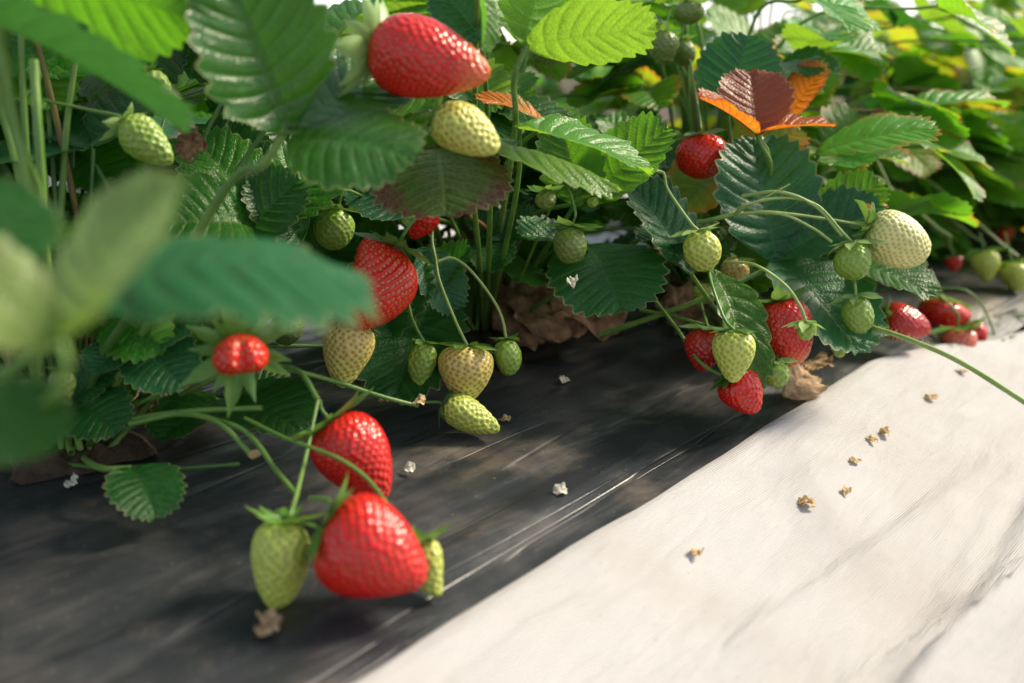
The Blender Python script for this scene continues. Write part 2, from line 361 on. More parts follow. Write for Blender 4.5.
# ------------------------------------------------------------------ berries
def berry_mesh(length, width, kind='conic', lump=.08, pitch=.0034, res=1.0, bend=0., seed=0, lobes=0.):
    rg = np.random.default_rng(seed+100)
    nth = int(120*res); nph = int(170*res)
    th = np.linspace(.0, np.pi, nth); ph = np.linspace(0, 2*np.pi, nph, endpoint=False)
    tap, pw, sk = {'conic': (.58, .78, 1.0), 'long': (.42, .85, 1.0), 'round': (.15, .95, 1.0), 'wedge': (.28, .70, 1.0), 'heart': (.62, .72, .9)}[kind]
    def prof(t):
        z = (1-np.cos(t))/2; return np.abs(np.sin(t))**pw*(1-tap*z**1.3), z
    rr, zz = prof(th); k = rr.max()
    ph0 = rg.uniform(0, 6.28, 5)
    def surf(t, p):
        r, z = prof(t); r = r/k*width/2
        r = r*(1+lump*(np.sin(2*p+ph0[0]+z*2)*.6+np.sin(3*p+ph0[1]-z*3)*.4)+lump*.6*np.sin(5*z+ph0[2]+p))
        if lobes: r = r*(1+lobes*np.cos(2*p)*np.sin(t)**.5)
        x = r*np.cos(p); y = r*np.sin(p); zz_ = z*length
        if lobes:
            zz_ = zz_-lobes*length*1.6*np.exp(-(x/(width*.13))**2)*np.clip(z*1.4-.5, 0, 1)*np.clip(.6+y/width*1.5, 0, 1)
            y = y+width*.06*np.cos(x/width*4)
        # sunken shoulder round the calyx
        zz_ = zz_+length*.05*np.exp(-(r/(width*.16))**2)*(z < .5)
        b = bend*length*(z-.5)**2
        return np.stack([x+b, y, zz_], -1)
    TH, PH = np.meshgrid(th, ph, indexing='ij')
    B = surf(TH, PH)
    # achenes on a golden spiral, equal area
    tf = np.linspace(.12, np.pi-.03, 600); rf, zf = prof(tf); rf = rf/k*width/2
    ds = np.hypot(np.gradient(rf), np.gradient(zf*length)); cum = np.cumsum(rf*ds*2*np.pi); area = cum[-1]
    na = int(area/(pitch**2*.87)); tc = np.interp((np.arange(na)+.5+rg.normal(0, 1.8, na))/na*area, cum, tf)
    pc = (np.arange(na)*2.399963+rg.normal(0, .13, na)*pitch/(width*.4)) % (2*np.pi)
    Aq = surf(tc, pc).astype(np.float32)
    # local frames for elongated seeds
    up = nrm(surf(tc+.02, pc)-surf(tc-.02, pc))
    Bv = B.reshape(-1, 3).astype(np.float32); best = np.full(len(Bv), 1e9, np.float32); bi = np.zeros(len(Bv), np.int32)
    for i0 in range(0, len(Bv), 4000):
        d = ((Bv[i0:i0+4000, None]-Aq[None])**2).sum(-1); bi[i0:i0+4000] = d.argmin(1); best[i0:i0+4000] = d.min(1)
    d = np.sqrt(best)/pitch
    al = ((Bv-Aq[bi])*up[bi]).sum(1)/pitch; ac = np.sqrt(np.maximum(d*d-al*al, 0))
    sd = np.hypot(al/.19, ac/.125)
    gx = np.gradient(B, axis=0); gy = np.roll(B, -1, 1)-np.roll(B, 1, 1)
    Nn = nrm(np.cross(gy, gx)).reshape(-1, 3)
    cen = np.array([bend*length*.0, 0, length*.45]); sg = np.sign(((Bv-cen)*Nn).sum(1))[:, None]; sg[sg == 0] = 1; Nn = Nn*sg
    fade = np.clip(np.sin(TH.ravel())*6, 0, 1)
    h = -.30*pitch*np.exp(-(d/.36)**2)+.12*pitch*np.exp(-(sd/1.0)**2)
    V = Bv+Nn*(h*fade)[:, None]
    dim = np.exp(-(d/.33)**2); seedv = np.clip((1.25-sd)/.5, 0, 1)
    # poles
    V = V.reshape(nth, nph, 3); V[0] = V[0].mean(0); V[-1] = V[-1].mean(0)
    return V.reshape(-1, 3), grid_q(nth, nph, True), dict(dim=dim, seed=seedv, al=np.repeat(zz, nph))

def frame(A, ref):
    A = nrm(A); ref = np.asarray(ref, float); X = nrm(ref-(ref @ A)*A); return X, np.cross(A, X), A
def sepals(acc, top, A, rad, ln, n=10, refl=.6, jit=.25, wid=.32):
    X, Y, Z = frame(A, [.31, .2, .9] if abs(A[2]) < .9 else [1, 0, 0])
    for i in range(n):
        an = 2*np.pi*i/n+RNG.normal()*.12; o = math.cos(an)*X+math.sin(an)*Y
        big = 1. if i % 2 else .78
        L = ln*big*RNG.uniform(.8, 1.15); rf = refl+RNG.normal()*jit
        m = 7; u = np.linspace(0, 1, m)
        # path leaves outward, then bends (refl>0: away from the fruit, <0: hugging it)
        ang = (-.25+rf*1.2*u)
        dx = np.cos(ang); dz = -np.sin(ang)
        px = np.concatenate([[0], np.cumsum((dx[1:]+dx[:-1])/2)])/(m-1)*L+rad*.15
        pz = np.concatenate([[0], np.cumsum((dz[1:]+dz[:-1])/2)])/(m-1)*L
        pth = top+px[:, None]*o+pz[:, None]*Z; side = np.cross(Z, o)
        w = wid*L*.5*(np.sin(np.pi*np.clip(u*.86+.13, 0, 1))**.9)*np.clip((1-u)*4, 0, 1)+.0002
        nn = np.cross(o, side)
        k = 5; vv = np.linspace(-1, 1, k)
        twist = RNG.normal()*.35
        V = pth[:, None]+(w[:, None]*vv)[..., None]*(side*math.cos(twist)+nn*math.sin(twist))+(np.abs(vv)[None]*w[:, None]*-.35)[..., None]*Z*1.
        acc.add(V.reshape(-1, 3), grid_q(m, k))

NB = [0]
def berry(label, top, tip, width, kind, mat, stem=None, ln_mult=.62, refl=.5, cal='green', lump=.075, bend=0., pitch=.0034, spx=None, lobes=0., ref=None, smat='green', nsep=10, res=None, hairs=0, group=None, stemr=.0009, name='strawberry', wid=.38):
    NB[0] += 1
    top = np.asarray(top, float); tip = np.asarray(tip, float)
    A = tip-top; L = np.linalg.norm(A); A = A/L
    e = empty(name, top)
    px, py, d = proj(top)
    if res is None: res = min(1.05, max(.35, L*F/d/75))
    if d > .95: res = .35
    V, Q, at = berry_mesh(L, width, kind, lump=lump, pitch=pitch, res=res, bend=bend, seed=NB[0], lobes=lobes)
    X, Y, Z = frame(A, ref if ref is not None else RT)
    Vw = V[:, :1]*X+V[:, 1:2]*Y+V[:, 2:]*Z
    mesh_obj('fruit', Vw, Q, MB[mat], e, (0, 0, 0), at)
    a = Acc(); sepals(a, np.zeros(3), A, width*.5, width*ln_mult, nsep, refl, wid=wid)
    a.build('calyx', MC[cal], e)
    if stem is not None:
        pts = [np.zeros(3)]+[np.asarray(s)-top for s in stem]
        st = stalk('stalk', pts, stemr, stemr*.9, MS[smat], e, (0, 0, 0), hairs=hairs)
    tag(e, label, 'strawberry', group or 'strawberries on the plants')
    return e
def B(label, x0, y0, x1, y1, wpx, d, kind, mat, dd=0., stem=None, **k):
    top = P(x0, y0, d); tip = P(x1, y1, d+dd)
    st = None if stem is None else [P(*s) if len(s) == 3 else P(s[0], s[1], d) for s in stem]
    return berry(label, top, tip, wpx/F*d, kind, mat, stem=st, **k)

# ------------------------------------------------------------------ ground
def bedz(s):   # profile across the rows, period 1.15 m
    q = (np.asarray(s)+.575) % 1.15-.575; a = np.abs(q)
    return np.where(a < .26, -.012*(a/.26)**2, -.012-.055*np.clip((a-.26)/.14, 0, 1)**1.3*(1.6-.6*np.clip((a-.26)/.14, 0, 1)))
def mat_ground():
    m, nt, out = newmat('soil'); n = N(nt); tc = n('ShaderNodeTexCoord').outputs['Object']
    c = n.mix(n.ramp(n.noise(tc, 30, 6, .7), .35, .65), (.035, .022, .014), (.11, .07, .042))
    b = n('ShaderNodeBump', i_Strength=1, i_Distance=.01); n.set(b.inputs['Height'], n.noise(tc, 90, 6, .7))
    bs = n('ShaderNodeBsdfPrincipled', i_Roughness=.9); n.set(bs.inputs['Base Color'], c); n.set(bs.inputs['Normal'], b.outputs[0])
    nt.links.new(bs.outputs[0], out.inputs[0]); return m
M_SOIL = mat_ground()
def rowmap(n):   # coordinates along and across the row
    tc = n('ShaderNodeTexCoord').outputs['Object']
    mp = n('ShaderNodeMapping'); mp.vector_type = 'POINT'; n.set(mp.inputs['Vector'], tc)
    mp.inputs['Rotation'].default_value = (0, 0, AZ-math.pi/2)   # x becomes the direction of the row
    return tc, mp.outputs[0]
def stretch(n, vec, sx, sy):
    mp = n('ShaderNodeMapping'); n.set(mp.inputs['Vector'], vec); mp.inputs['Scale'].default_value = (sx, sy, 1); return mp.outputs[0]
def mat_film():
    m, nt, out = newmat('mulch_film'); n = N(nt); tc, rv = rowmap(n)
    st = n.noise(stretch(n, rv, 8, 55), 1, 4, .6, .5); st2 = n.noise(stretch(n, rv, 30, 420), 1, 3, .6)
    big = n.noise(tc, 9, 4, .6, .3); spk = n.noise(tc, 520, 2, .5)
    dust = n.math('MULTIPLY', n.ramp(n.math('ADD', n.math('MULTIPLY', big, .7), n.math('MULTIPLY', st, .3)), .47, .68), n.ramp(st2, .3, .65, .85, 1))
    c = n.mix(n.ramp(st, .3, .7), (.020, .0225, .027), (.028, .031, .036))
    c = n.mix(n.math('MULTIPLY', dust, .38), c, (.13, .112, .095))
    pt = n.noise(stretch(n, rv, 24, 34), 1, 5, .65, .4)
    c = n.mix(n.ramp(n.noise(stretch(n, rv, 9, 13), 1, 5, .6, .2), .54, .72, 0, .6), c, (.17, .135, .105))
    c = n.mix(n.ramp(pt, .63, .80, 0, .6), c, (.30, .17, .10))
    c = n.mix(n.ramp(spk, .70, .76, 0, .5), c, (.30, .27, .23))
    h = n.math('ADD', n.math('MULTIPLY', st, .22), n.math('MULTIPLY', st2, .03))
    h = n.math('ADD', h, n.math('MULTIPLY', n.noise(tc, 60, 4), .35))
    h = n.math('ADD', h, n.math('MULTIPLY', n.noise(stretch(n, rv, 5, 22), 1, 2, .5, 1.2), 1.4))
    wr = n('ShaderNodeTexVoronoi', i_Scale=1.); wr.feature = 'DISTANCE_TO_EDGE'; n.set(wr.inputs['Vector'], stretch(n, n.mix(.15, rv, n('ShaderNodeTexNoise', i_Scale=7.).outputs['Color']), 7, 34))
    h = n.math('ADD', h, n.math('MULTIPLY', n.ramp(wr.outputs['Distance'], 0, .07, 1, 0), .13))
    b = n('ShaderNodeBump', i_Strength=.5, i_Distance=.004); n.set(b.inputs['Height'], h)
    bs = n('ShaderNodeBsdfPrincipled'); n.set(bs.inputs['Base Color'], c); n.set(bs.inputs['Normal'], b.outputs[0])
    n.set(bs.inputs['Roughness'], n.math('ADD', n.math('MULTIPLY', dust, .2), n.ramp(big, .35, .65, .30, .46)))
    nt.links.new(bs.outputs[0], out.inputs[0]); return m
def mat_cloth():
    m, nt, out = newmat('ground_cloth'); n = N(nt); tc, rv = rowmap(n)
    w = n('ShaderNodeTexWave', i_Scale=260., i_Distortion=.6); w.bands_direction = 'X'; n.set(w.inputs['Vector'], rv)
    w2 = n('ShaderNodeTexWave', i_Scale=260., i_Distortion=.6); w2.bands_direction = 'Y'; n.set(w2.inputs['Vector'], rv)
    dirt = n.noise(tc, 7, 5, .6, .4); d2 = n.noise(stretch(n, rv, 5, 30), 1, 4)
    c = n.mix(n.ramp(dirt, .42, .72, 0, .55), (.505, .495, .49), (.43, .39, .355))
    c = n.mix(n.ramp(d2, .5, .75, 0, .35), c, (.40, .36, .33))
    c = n.mix(n.ramp(n.noise(tc, 420, 2), .71, .75, 0, .6), c, (.32, .22, .15))
    h = n.math('ADD', n.math('MULTIPLY', w.outputs['Fac'], .5), n.math('MULTIPLY', w2.outputs['Fac'], .5))
    cr = n('ShaderNodeTexVoronoi', i_Scale=1.); cr.feature = 'DISTANCE_TO_EDGE'; n.set(cr.inputs['Vector'], stretch(n, n.mix(.12, rv, n('ShaderNodeTexNoise', i_Scale=9.).outputs['Color']), 6, 17))
    crs = n.ramp(cr.outputs['Distance'], 0, .10, 1, 0)
    h2 = n.math('ADD', n.math('MULTIPLY', crs, .12), n.math('MULTIPLY', h, .10), n.math('MULTIPLY', n.noise(tc, 22, 3, .5, .8), .55))
    h2 = n.math('ADD', h2, n.math('MULTIPLY', n.noise(stretch(n, rv, 12, 60), 1, 3, .5, .3), 1.3))
    b = n('ShaderNodeBump', i_Strength=.75, i_Distance=.005); n.set(b.inputs['Height'], h2)
    bs = n('ShaderNodeBsdfPrincipled', i_Roughness=.85); n.set(bs.inputs['Base Color'], c); n.set(bs.inputs['Normal'], b.outputs[0])
    t = n('ShaderNodeBsdfTranslucent'); n.set(t.inputs['Color'], c)
    mx = n('ShaderNodeMixShader', i_0=.12); nt.links.new(bs.outputs[0], mx.inputs[1]); nt.links.new(t.outputs[0], mx.inputs[2])
    nt.links.new(mx.outputs[0], out.inputs[0]); return m
M_FILM = mat_film(); M_CLOTH = mat_cloth()
# soil sheet to the horizon
gx = np.concatenate([-np.geomspace(200, 3, 10), np.linspace(-2.5, 5, 16), np.geomspace(6, 200, 10)])
X_, Y_ = np.meshgrid(gx, gx, indexing='ij')
V = np.stack([X_.ravel(), Y_.ravel(), np.full(X_.size, -.16)], 1)
g = mesh_obj('ground', V, grid_q(len(gx), len(gx))[:, ::-1], M_SOIL); tag(g, kind='structure')

def vnoise(t, s, ft, fs, seed):
    rg = np.random.default_rng(seed); o = 0
    for i in range(6):
        a, b, p = rg.uniform(.4, 1.3)*ft, rg.uniform(.5, 1.4)*fs, rg.uniform(0, 6.28)
        o = o+np.sin(a*t*6.28+b*s*6.28*(1 if i % 2 else -1)*1+p)
    return o/6
def film_strip(name, s0, s1, t0, t1, nt_, ns_, kind=None):
    t = t0+(t1-t0)*np.linspace(0, 1, nt_)**1.6; s = np.linspace(s0, s1, ns_)
    T, S_ = np.meshgrid(t, s, indexing='ij'); X, Y = xy(T, S_)
    Z = bedz(S_)+.0022*vnoise(T, S_, .8, 9, 3)+.0012*vnoise(T, S_, 2.5, 26, 5)+.002*vnoise(T, S_, .9, 1.2, 8)
    Z = Z+.0016*np.sin(S_*150+2*np.sin(T*4))*np.clip((S_-.10)/.08, 0, 1)*np.clip(1-np.abs(T+.25)/.22, 0, 1)
    return mesh_obj(name, np.stack([X.ravel(), Y.ravel(), Z.ravel()], 1), grid_q(nt_, ns_)[:, ::-1], M_FILM)
def filmz(x, y):
    t, s = ts(x, y); return float(bedz(s)+.002*vnoise(t, s, .9, 1.2, 8)+.0022*vnoise(t, s, .8, 9, 3))
f = film_strip('mulch_film', -.30, .30, -1.6, 12, 420, 130)
tag(f, 'black plastic mulch film stretched over the bed under the fruiting plants', 'mulch film')
f = film_strip('mulch_film', -1.45, -.86, -1.6, 12, 120, 20)
tag(f, 'black plastic mulch film on the farther bed behind the first row', 'mulch film')

def fold(T, S_, seed):
    z = 0; gate = 0
    # explicit long folds: (s at t=0, drift, half width, height)
    for s0, dr, w, h in ((.345, .03, .012, .0022), (.372, -.08, .008, .0016), (.40, -.03, .016, .006), (.425, .20, .009, .0028), (.462, -.10, .010, .003), (.53, .16, .012, .0035), (.445, .12, .020, .014), (.50, .02, .016, .010), (.56, .02, .05, .018), (.66, -.06, .04, .012), (.76, .05, .05, .012)):
        c = s0+dr*T+.010*np.sin(T*5+s0*40)
        ww = np.where(S_ < c, w*.32, w*1.7)
        z = z+h*(1.9 if s0 < .39 else 2.9)*np.clip(1-(T-.0)*4*(s0 < .39), 0, 1)*np.exp(-((S_-c)/ww)**2)*(.7+.3*np.sin(T*4+s0*60))
    return z
def cloth_strip(s0, s1, t0, t1, nt_, ns_, off=0.):
    t = t0+(t1-t0)*np.linspace(0, 1, nt_)**1.7; s = np.linspace(0, 1, ns_)
    T, q = np.meshgrid(t, s, indexing='ij')
    e0 = np.interp(T, [-1, -.37, -.1, .12, .22, .30, .6], [.28, .268, .264, .258, .276, .298, .34]) if s0 > 0 else s0+.01*np.sin(T*3)
    e0 = e0+.0006*np.sin(T*31)+.0004*np.sin(T*67+1)
    S_ = e0+(s1-e0)*q
    X, Y = xy(T, S_)
    ed = np.clip((S_-e0)/.006, 0, 1)
    Z = bedz(S_)+.003*ed**.5+fold(T, S_-off, 1)*np.clip((S_-e0-.004)/.04, 0, 1)+.0035*vnoise(T, S_, 2.2, 6, 11)*np.clip((S_-e0-.03)/.09, 0, 1)+.0013*vnoise(T, S_, 6, 16, 12)*np.clip((S_-e0-.01)/.05, 0, 1)
    Z = Z+.002*vnoise(T, S_, .9, 1.2, 8)+.0035
    V = np.stack([X, Y, Z], -1)
    # hem rolled under along both edges
    return mesh_obj('ground_cloth', V.reshape(-1, 3), grid_q(nt_, ns_)[:, ::-1], M_CLOTH)
def clothz(x, y):
    t, s = ts(x, y); t = np.array(t); s = np.array(s)
    return float(bedz(s)+.003+fold(t, s, 1)*np.clip((s-.272)/.04, 0, 1)+.0035*vnoise(t, s, 2.2, 6, 11)*np.clip((s-.30)/.09, 0, 1)+.0013*vnoise(t, s, 6, 16, 12)*np.clip((s-.28)/.05, 0, 1)+.002*vnoise(t, s, .9, 1.2, 8)+.0035)
c = cloth_strip(.262, .90, -1.6, 12, 520, 150); tag(c, 'white woven ground cloth lying in long folds beside the black film', 'ground cloth')
c = cloth_strip(-.90, -.262, -1.6, 12, 160, 60, off=-1.15); tag(c, 'white woven ground cloth in the path behind the first row of plants', 'ground cloth')

# ------------------------------------------------------------------ plants of the row
C0 = G(78, 455); C1 = G(485, 335); C2 = G(690, 300)
crowns = [C0, C1, C2]
t2 = ts(C2[0], C2[1])[0]
for k in range(1, 9):
    x, y = xy(t2+.27*k, RNG.normal()*.02); crowns.append(np.array([x, y, 0.]))
x, y = xy(-.62, -.02); crowns.insert(0, np.array([x, y, 0.]))   # one more plant left of the frame edge
for c in crowns: c[2] = filmz(c[0], c[1])
PLAB = ['strawberry plant at the left edge with tall upright stalks', 'strawberry plant whose stalks spread low over the film at left',
  'strawberry plant in the middle with brown dry leaves at its base', 'strawberry plant with orange leaves and hanging green berries right of the middle',
  'strawberry plant just behind the one with orange leaves', 'blurred strawberry plant fifth along the row, at upper right', 'blurred strawberry plant sixth along the row near the right edge']
plants = []
for i, c in enumerate(crowns):
    e = empty('strawberry_plant', c); plants.append(e)
    tag(e, PLAB[i] if i < len(PLAB) else 'far blurred strawberry plant at the right end of the row', 'plant', 'plants along the first row')
    # woody crown and a ragged planting hole with soil
    if i < 6:
        a = Acc(); V, Q, *_ = tube([c+np.array([0, 0, -.01]), c+np.array([0, 0, .012]), c+np.array([.002, 0, .028])], .011, .007, wob=.15); a.add(V[:-2], Q)
        a.build('crown', MS['red'], e, c)
        th = np.linspace(0, 2*np.pi, 28, endpoint=False); rad = (.034 if i < 2 else .045)*(1+.18*np.sin(3*th+i)+.1*np.sin(7*th+2*i))
        rows = [np.stack([c[0]+rad*f_*np.cos(th), c[1]+rad*f_*np.sin(th), np.array([filmz(c[0]+a_*f_*math.cos(b_), c[1]+a_*f_*math.sin(b_)) for a_, b_ in zip(rad, th)])+hh+.003*RNG.normal(size=28)*(f_ < .95)], 1) for f_, hh in ((1., .001), (.8, .006), (.5, .009), (.2, .010), (.02, .010))]
        so = mesh_obj('soil', np.vstack(rows), grid_q(5, 28, True), M_SOIL, None, (0, 0, 0)); tag(so, kind='structure')
PA, PB_, PC_, PD, PE, PF = 0, 1, 2, 3, 4, 5

# hero leaves, each leaflet: (base px,py,depth) (tip px,py,depth) normal(right,up,to camera) width ratio
def LF(b, t, n, w, **k): return dict(b=P(*b), t=P(*t), n=cv(n), w=w, **k)
def hero(pi, mat, lfs, stalk_=None, label=None, r=.0015, smat='green', hairs=0, to_crown=True):
    c = crowns[pi]
    if stalk_ is None:
        pts = auto_stalk(c, lfs[0]['b'])
    else:
        pts = [P(*s) for s in stalk_][::-1]
        if to_crown: pts = [c]+pts
        pts = pts+[lfs[0]['b']]
    return make_leaf(plants[pi], c, lfs, mat, pts, True, r, smat, label, hairs)
#HEROES
exec_heroes = True
hero(PA, 'sage', [LF((58, 338, .215), (175, 178, .222), (-.6, .43, .66), 1.05, fold=.12, curl=.3),
                   LF((58, 338, .215), (-100, 262, .20), (.3, .65, .7), .8, fold=.2)],
     [(66, 368, .22), (35, 410, .25), (-80, 450, .30)], 'pale green leaflet rising out of focus close to the camera', r=.0012, to_crown=False)
hero(PA, 'near', [LF((86, 302, .25), (366, 290, .27), (.02, .90, .42), .84, fold=-.06, curl=1.3, cup=.1, quilt=1., tooth_amp=.085)],
     [(50, 345, .26), (-80, 420, .32)], 'big blue-green leaflet out of focus in front of the kidney shaped berry', r=.0015, to_crown=False)
hero(PA, 'dark', [LF((-60, 420, .24), (62, 440, .24), (.1, .75, .6), .95, curl=.3)], [(-60, 500, .3)], to_crown=False)
hero(PA, 'dark', [LF((-60, 200, .26), (30, 262, .25), (.1, .8, .5), .9)], [(-80, 400, .3)], to_crown=False)
hero(PA, 'green', [LF((15, -30, .36), (192, 18, .38), (.1, .75, -.62), .9, fold=.15, curl=.2, cup=.2)], [(0, 80, .36), (-5, 300, .42)])
hero(PA, 'near', [LF((-40, 8, .33), (182, 130, .36), (.50, .85, .02), .55, fold=.5, curl=.35)], [(-30, 100, .35)], to_crown=False)
hero(PB_, 'gloss', [LF((287, 128, .42), (222, -45, .38), (.45, .15, .85), .78, fold=.35, curl=-.15),
                  LF((292, 140, .415), (414, 158, .40), (-.15, .72, .68), .98, fold=.12, curl=.5, cup=.2),
                  LF((284, 132, .42), (392, 78, .47), (.1, .6, .8), .7, fold=.2, curl=.5)],
     [(262, 165, .425), (215, 205, .44)], 'large glossy green leaf with three leaflets at upper left', r=.0018, hairs=2500)
hero(PC_, 'mottled', [LF((438, 148, .50), (446, 216, .47), (.0, .62, .78), 1.35, fold=.05, curl=.5, cup=.12)], [(470, 180, .53)], 'drooping leaf turning dull maroon under the cream berry')
hero(PC_, 'light', [LF((478, 140, .49), (616, 186, .50), (.25, .85, .35), .55, fold=-.30, curl=.5)], [(490, 200, .55)])
hero(PC_, 'light', [LF((520, 128, .52), (648, 172, .53), (.15, .85, .45), .55, fold=.2, curl=.5)], [(515, 200, .58)])
hero(PC_, 'green', [LF((590, 200, .60), (668, 128, .58), (.3, .6, .6), .7, curl=.4), LF((585, 205, .60), (560, 120, .60), (-.3, .6, .6), .7)])
hero(PC_, 'light', [LF((528, 44, .50), (655, 28, .49), (-.05, .85, -.5), .66, fold=.12, curl=.12, cup=.1),
                   LF((524, 42, .50), (556, -60, .49), (-.5, .3, -.7), .75, fold=.2, curl=.2),
                   LF((522, 42, .50), (470, -70, .52), (.5, .3, .7), .7, fold=.2, curl=.2)],
     [(514, 80, .505), (515, 130, .55), (500, 230, .66)], 'bright yellow-green leaf glowing against the light at top middle', r=.0016, hairs=2500)
hero(PC_, 'orange', [LF((545, 122, .56), (476, 98, .55), (-.1, .75, .5), .5, fold=.2)], None, 'withered orange leaf behind the long cream berry')
hero(PC_, 'teal', [LF((505, 140, .54), (440, 140, .50), (0, .6, .7), .8)])
hero(PC_, 'teal', [LF((482, 40, .50), (440, -10, .5), (0, .3, .9), .9)])
hero(PC_, 'green', [LF((478, -15, .44), (482, 50, .44), (.9, .1, .3), .62, fold=.5, curl=.3)], None)
hero(PD, 'teal', [LF((728, 112, .66), (748, 36, .66), (-.1, .2, .95), 1.05, fold=.15, curl=.25, cup=.2)], [(730, 200, .7)], 'round blue-green leaf standing upright behind the orange leaves')
hero(PD, 'maroon', [LF((758, 132, .62), (750, 72, .64), (0, .5, .85), .95, fold=.25, curl=.2)], [(762, 180, .66)], 'dark maroon leaflet with toothed edge above the round red berry')
hero(PD, 'orange', [LF((757, 134, .62), (700, 98, .60), (-.35, .75, .5), .65, fold=.35, curl=.3),
                   LF((760, 132, .62), (832, 126, .62), (.2, .85, .35), .6, fold=.3, curl=.35),
                   ], [(765, 190, .66)], 'orange leaf with toothed dark edges right of the round red berry')
hero(PD, 'orange', [LF((788, 116, .70), (828, 68, .68), (-.5, .5, .6), .9, fold=.3)], None)
hero(PD, 'edged', [LF((820, 152, .66), (936, 130, .64), (-.05, .75, .62), .60, fold=.25, curl=.45, cup=.3)], [(800, 200, .7), (770, 250, .75)], 'bright green leaf with orange margin at upper right', r=.0017)
hero(PD, 'edged', [LF((872, 96, .8), (960, 122, .78), (.1, .85, .3), .42, fold=.3), LF((905, 110, .8), (1003, 104, .8), (0, .85, .4), .5)])
hero(PD, 'teal', [LF((776, 258, .64), (752, 138, .645), (.15, .30, .9), .88, fold=.22, curl=.15, quilt=1.5),
                 LF((780, 256, .64), (880, 205, .63), (-.15, .65, .7), .72, fold=.25, curl=.3),
                 LF((778, 260, .64), (858, 352, .60), (.35, .5, .75), .95, fold=.22, curl=.35)], [(768, 300, .70)], 'large ribbed blue-green leaf behind the truss of green berries', r=.0016)
hero(PD, 'dark', [LF((842, 262, .66), (930, 296, .62), (.2, .75, .6), .72, fold=.15, curl=.6)], [(800, 300, .72)])
hero(PD, 'green', [LF((812, 232, .65), (880, 182, .64), (-.1, .5, .8), .75, fold=.15, curl=.25)], [(790, 300, .72)])
hero(PD, 'teal', [LF((690, 272, .60), (630, 182, .60), (.30, .55, .75), .62, fold=.35, curl=.3, quilt=1.6),
                 LF((700, 250, .62), (640, 240, .6), (-.2, .8, .5), .7, curl=.5)], [(720, 320, .66)], 'narrow ribbed leaf left of the hanging green berry')
hero(PC_, 'dark', [LF((590, 246, .62), (622, 312, .58), (-.05, .68, .72), 1.15, fold=.08, curl=.55),
                   LF((586, 250, .62), (520, 235, .6), (-.1, .8, .6), .8, curl=.5)], [(560, 290, .66)], 'broad dark green leaf spread flat above the dry brown leaf')
hero(PC_, 'dark', [LF((502, 240, .66), (485, 272, .64), (-.1, .5, .85), .9, curl=.3), LF((503, 238, .66), (470, 212, .66), (0, .5, .8), .9), LF((505, 238, .66), (540, 215, .66), (0, .5, .8), .9)])
hero(PD, 'green', [LF((714, 272, .60), (744, 402, .575), (.45, .30, .85), .42, fold=.35, curl=.9)], [(720, 330, .66)], 'folded bright green leaf hanging behind the lowest green berry')
hero(PB_, 'dark', [LF((132, 468, .455), (156, 518, .435), (.15, .85, .45), .95, fold=.25, curl=.7)], [(100, 468, .46)], 'small dark leaf lying on the film at lower left')
hero(PB_, 'dark', [LF((225, 400, .53), (300, 430, .50), (0, .85, .45), .9, curl=.5), LF((222, 398, .53), (160, 440, .50), (0, .85, .4), .9, curl=.5), LF((225, 395, .53), (290, 378, .55), (0, .8, .5), .8)])
hero(PB_, 'dark', [LF((205, 330, .50), (330, 290, .53), (0, .8, .5), .7), LF((300, 240, .54), (250, 180, .52), (.1, .5, .8), .8), LF((230, 250, .52), (300, 180, .52), (.1, .5, .8), .8)])
hero(PB_, 'dark', [LF((250, 215, .56), (205, 125, .56), (.2, .4, .9), .8), LF((255, 215, .56), (330, 150, .56), (.2, .5, .8), .8)])
hero(PB_, 'dark', [LF((345, 345, .6), (420, 260, .6), (.2, .5, .8), .75), LF((430, 300, .62), (395, 400, .56), (0, .6, .7), .7), LF((430, 295, .62), (470, 250, .6), (0, .6, .7), .7)])
hero(PC_, 'teal', [LF((405, 215, .6), (350, 190, .6), (0, .5, .8), .9), LF((420, 250, .6), (455, 310, .6), (.1, .5, .8), .7)])

hero(PB_, 'dark', [LF((300, 290, .66), (345, 225, .66), (.1, .5, .85), .9), LF((300, 292, .66), (250, 240, .64), (-.1, .5, .85), .9), LF((298, 290, .66), (240, 300, .64), (-.1, .5, .85), .9)])
hero(PB_, 'green', [LF((225, 190, .66), (285, 150, .66), (.1, .4, .9), .9), LF((222, 192, .66), (160, 165, .66), (-.1, .4, .9), .9), LF((224, 196, .66), (215, 255, .64), (-.1, .5, .85), .9)])
hero(PA, 'dark', [LF((90, 300, .55), (150, 240, .55), (.1, .5, .85), .9), LF((86, 300, .55), (20, 240, .55), (-.1, .5, .85), .9), LF((88, 300, .55), (60, 350, .53), (-.1, .5, .85), .9)])
hero(PA, 'green', [LF((70, 150, .55), (130, 190, .53), (.1, .6, .75), .8), LF((66, 150, .55), (5, 180, .53), (-.1, .6, .75), .8), LF((68, 146, .55), (90, 90, .58), (0, .5, .85), .8)])
hero(PB_, 'teal', [LF((140, 345, .49), (200, 315, .48), (.1, .6, .8), .85), LF((136, 345, .49), (92, 372, .47), (-.1, .6, .8), .9), LF((140, 348, .49), (185, 388, .47), (.1, .6, .8), .9)])
hero(PB_, 'dark', [LF((75, 400, .50), (118, 432, .48), (.1, .6, .8), .9), LF((72, 398, .50), (40, 360, .50), (-.1, .6, .8), .9), LF((76, 396, .50), (115, 360, .50), (.1, .5, .85), .9)])
hero(PB_, 'green', [LF((60, 285, .52), (105, 330, .50), (.1, .6, .8), .9), LF((56, 285, .52), (20, 330, .50), (-.1, .6, .8), .9)])
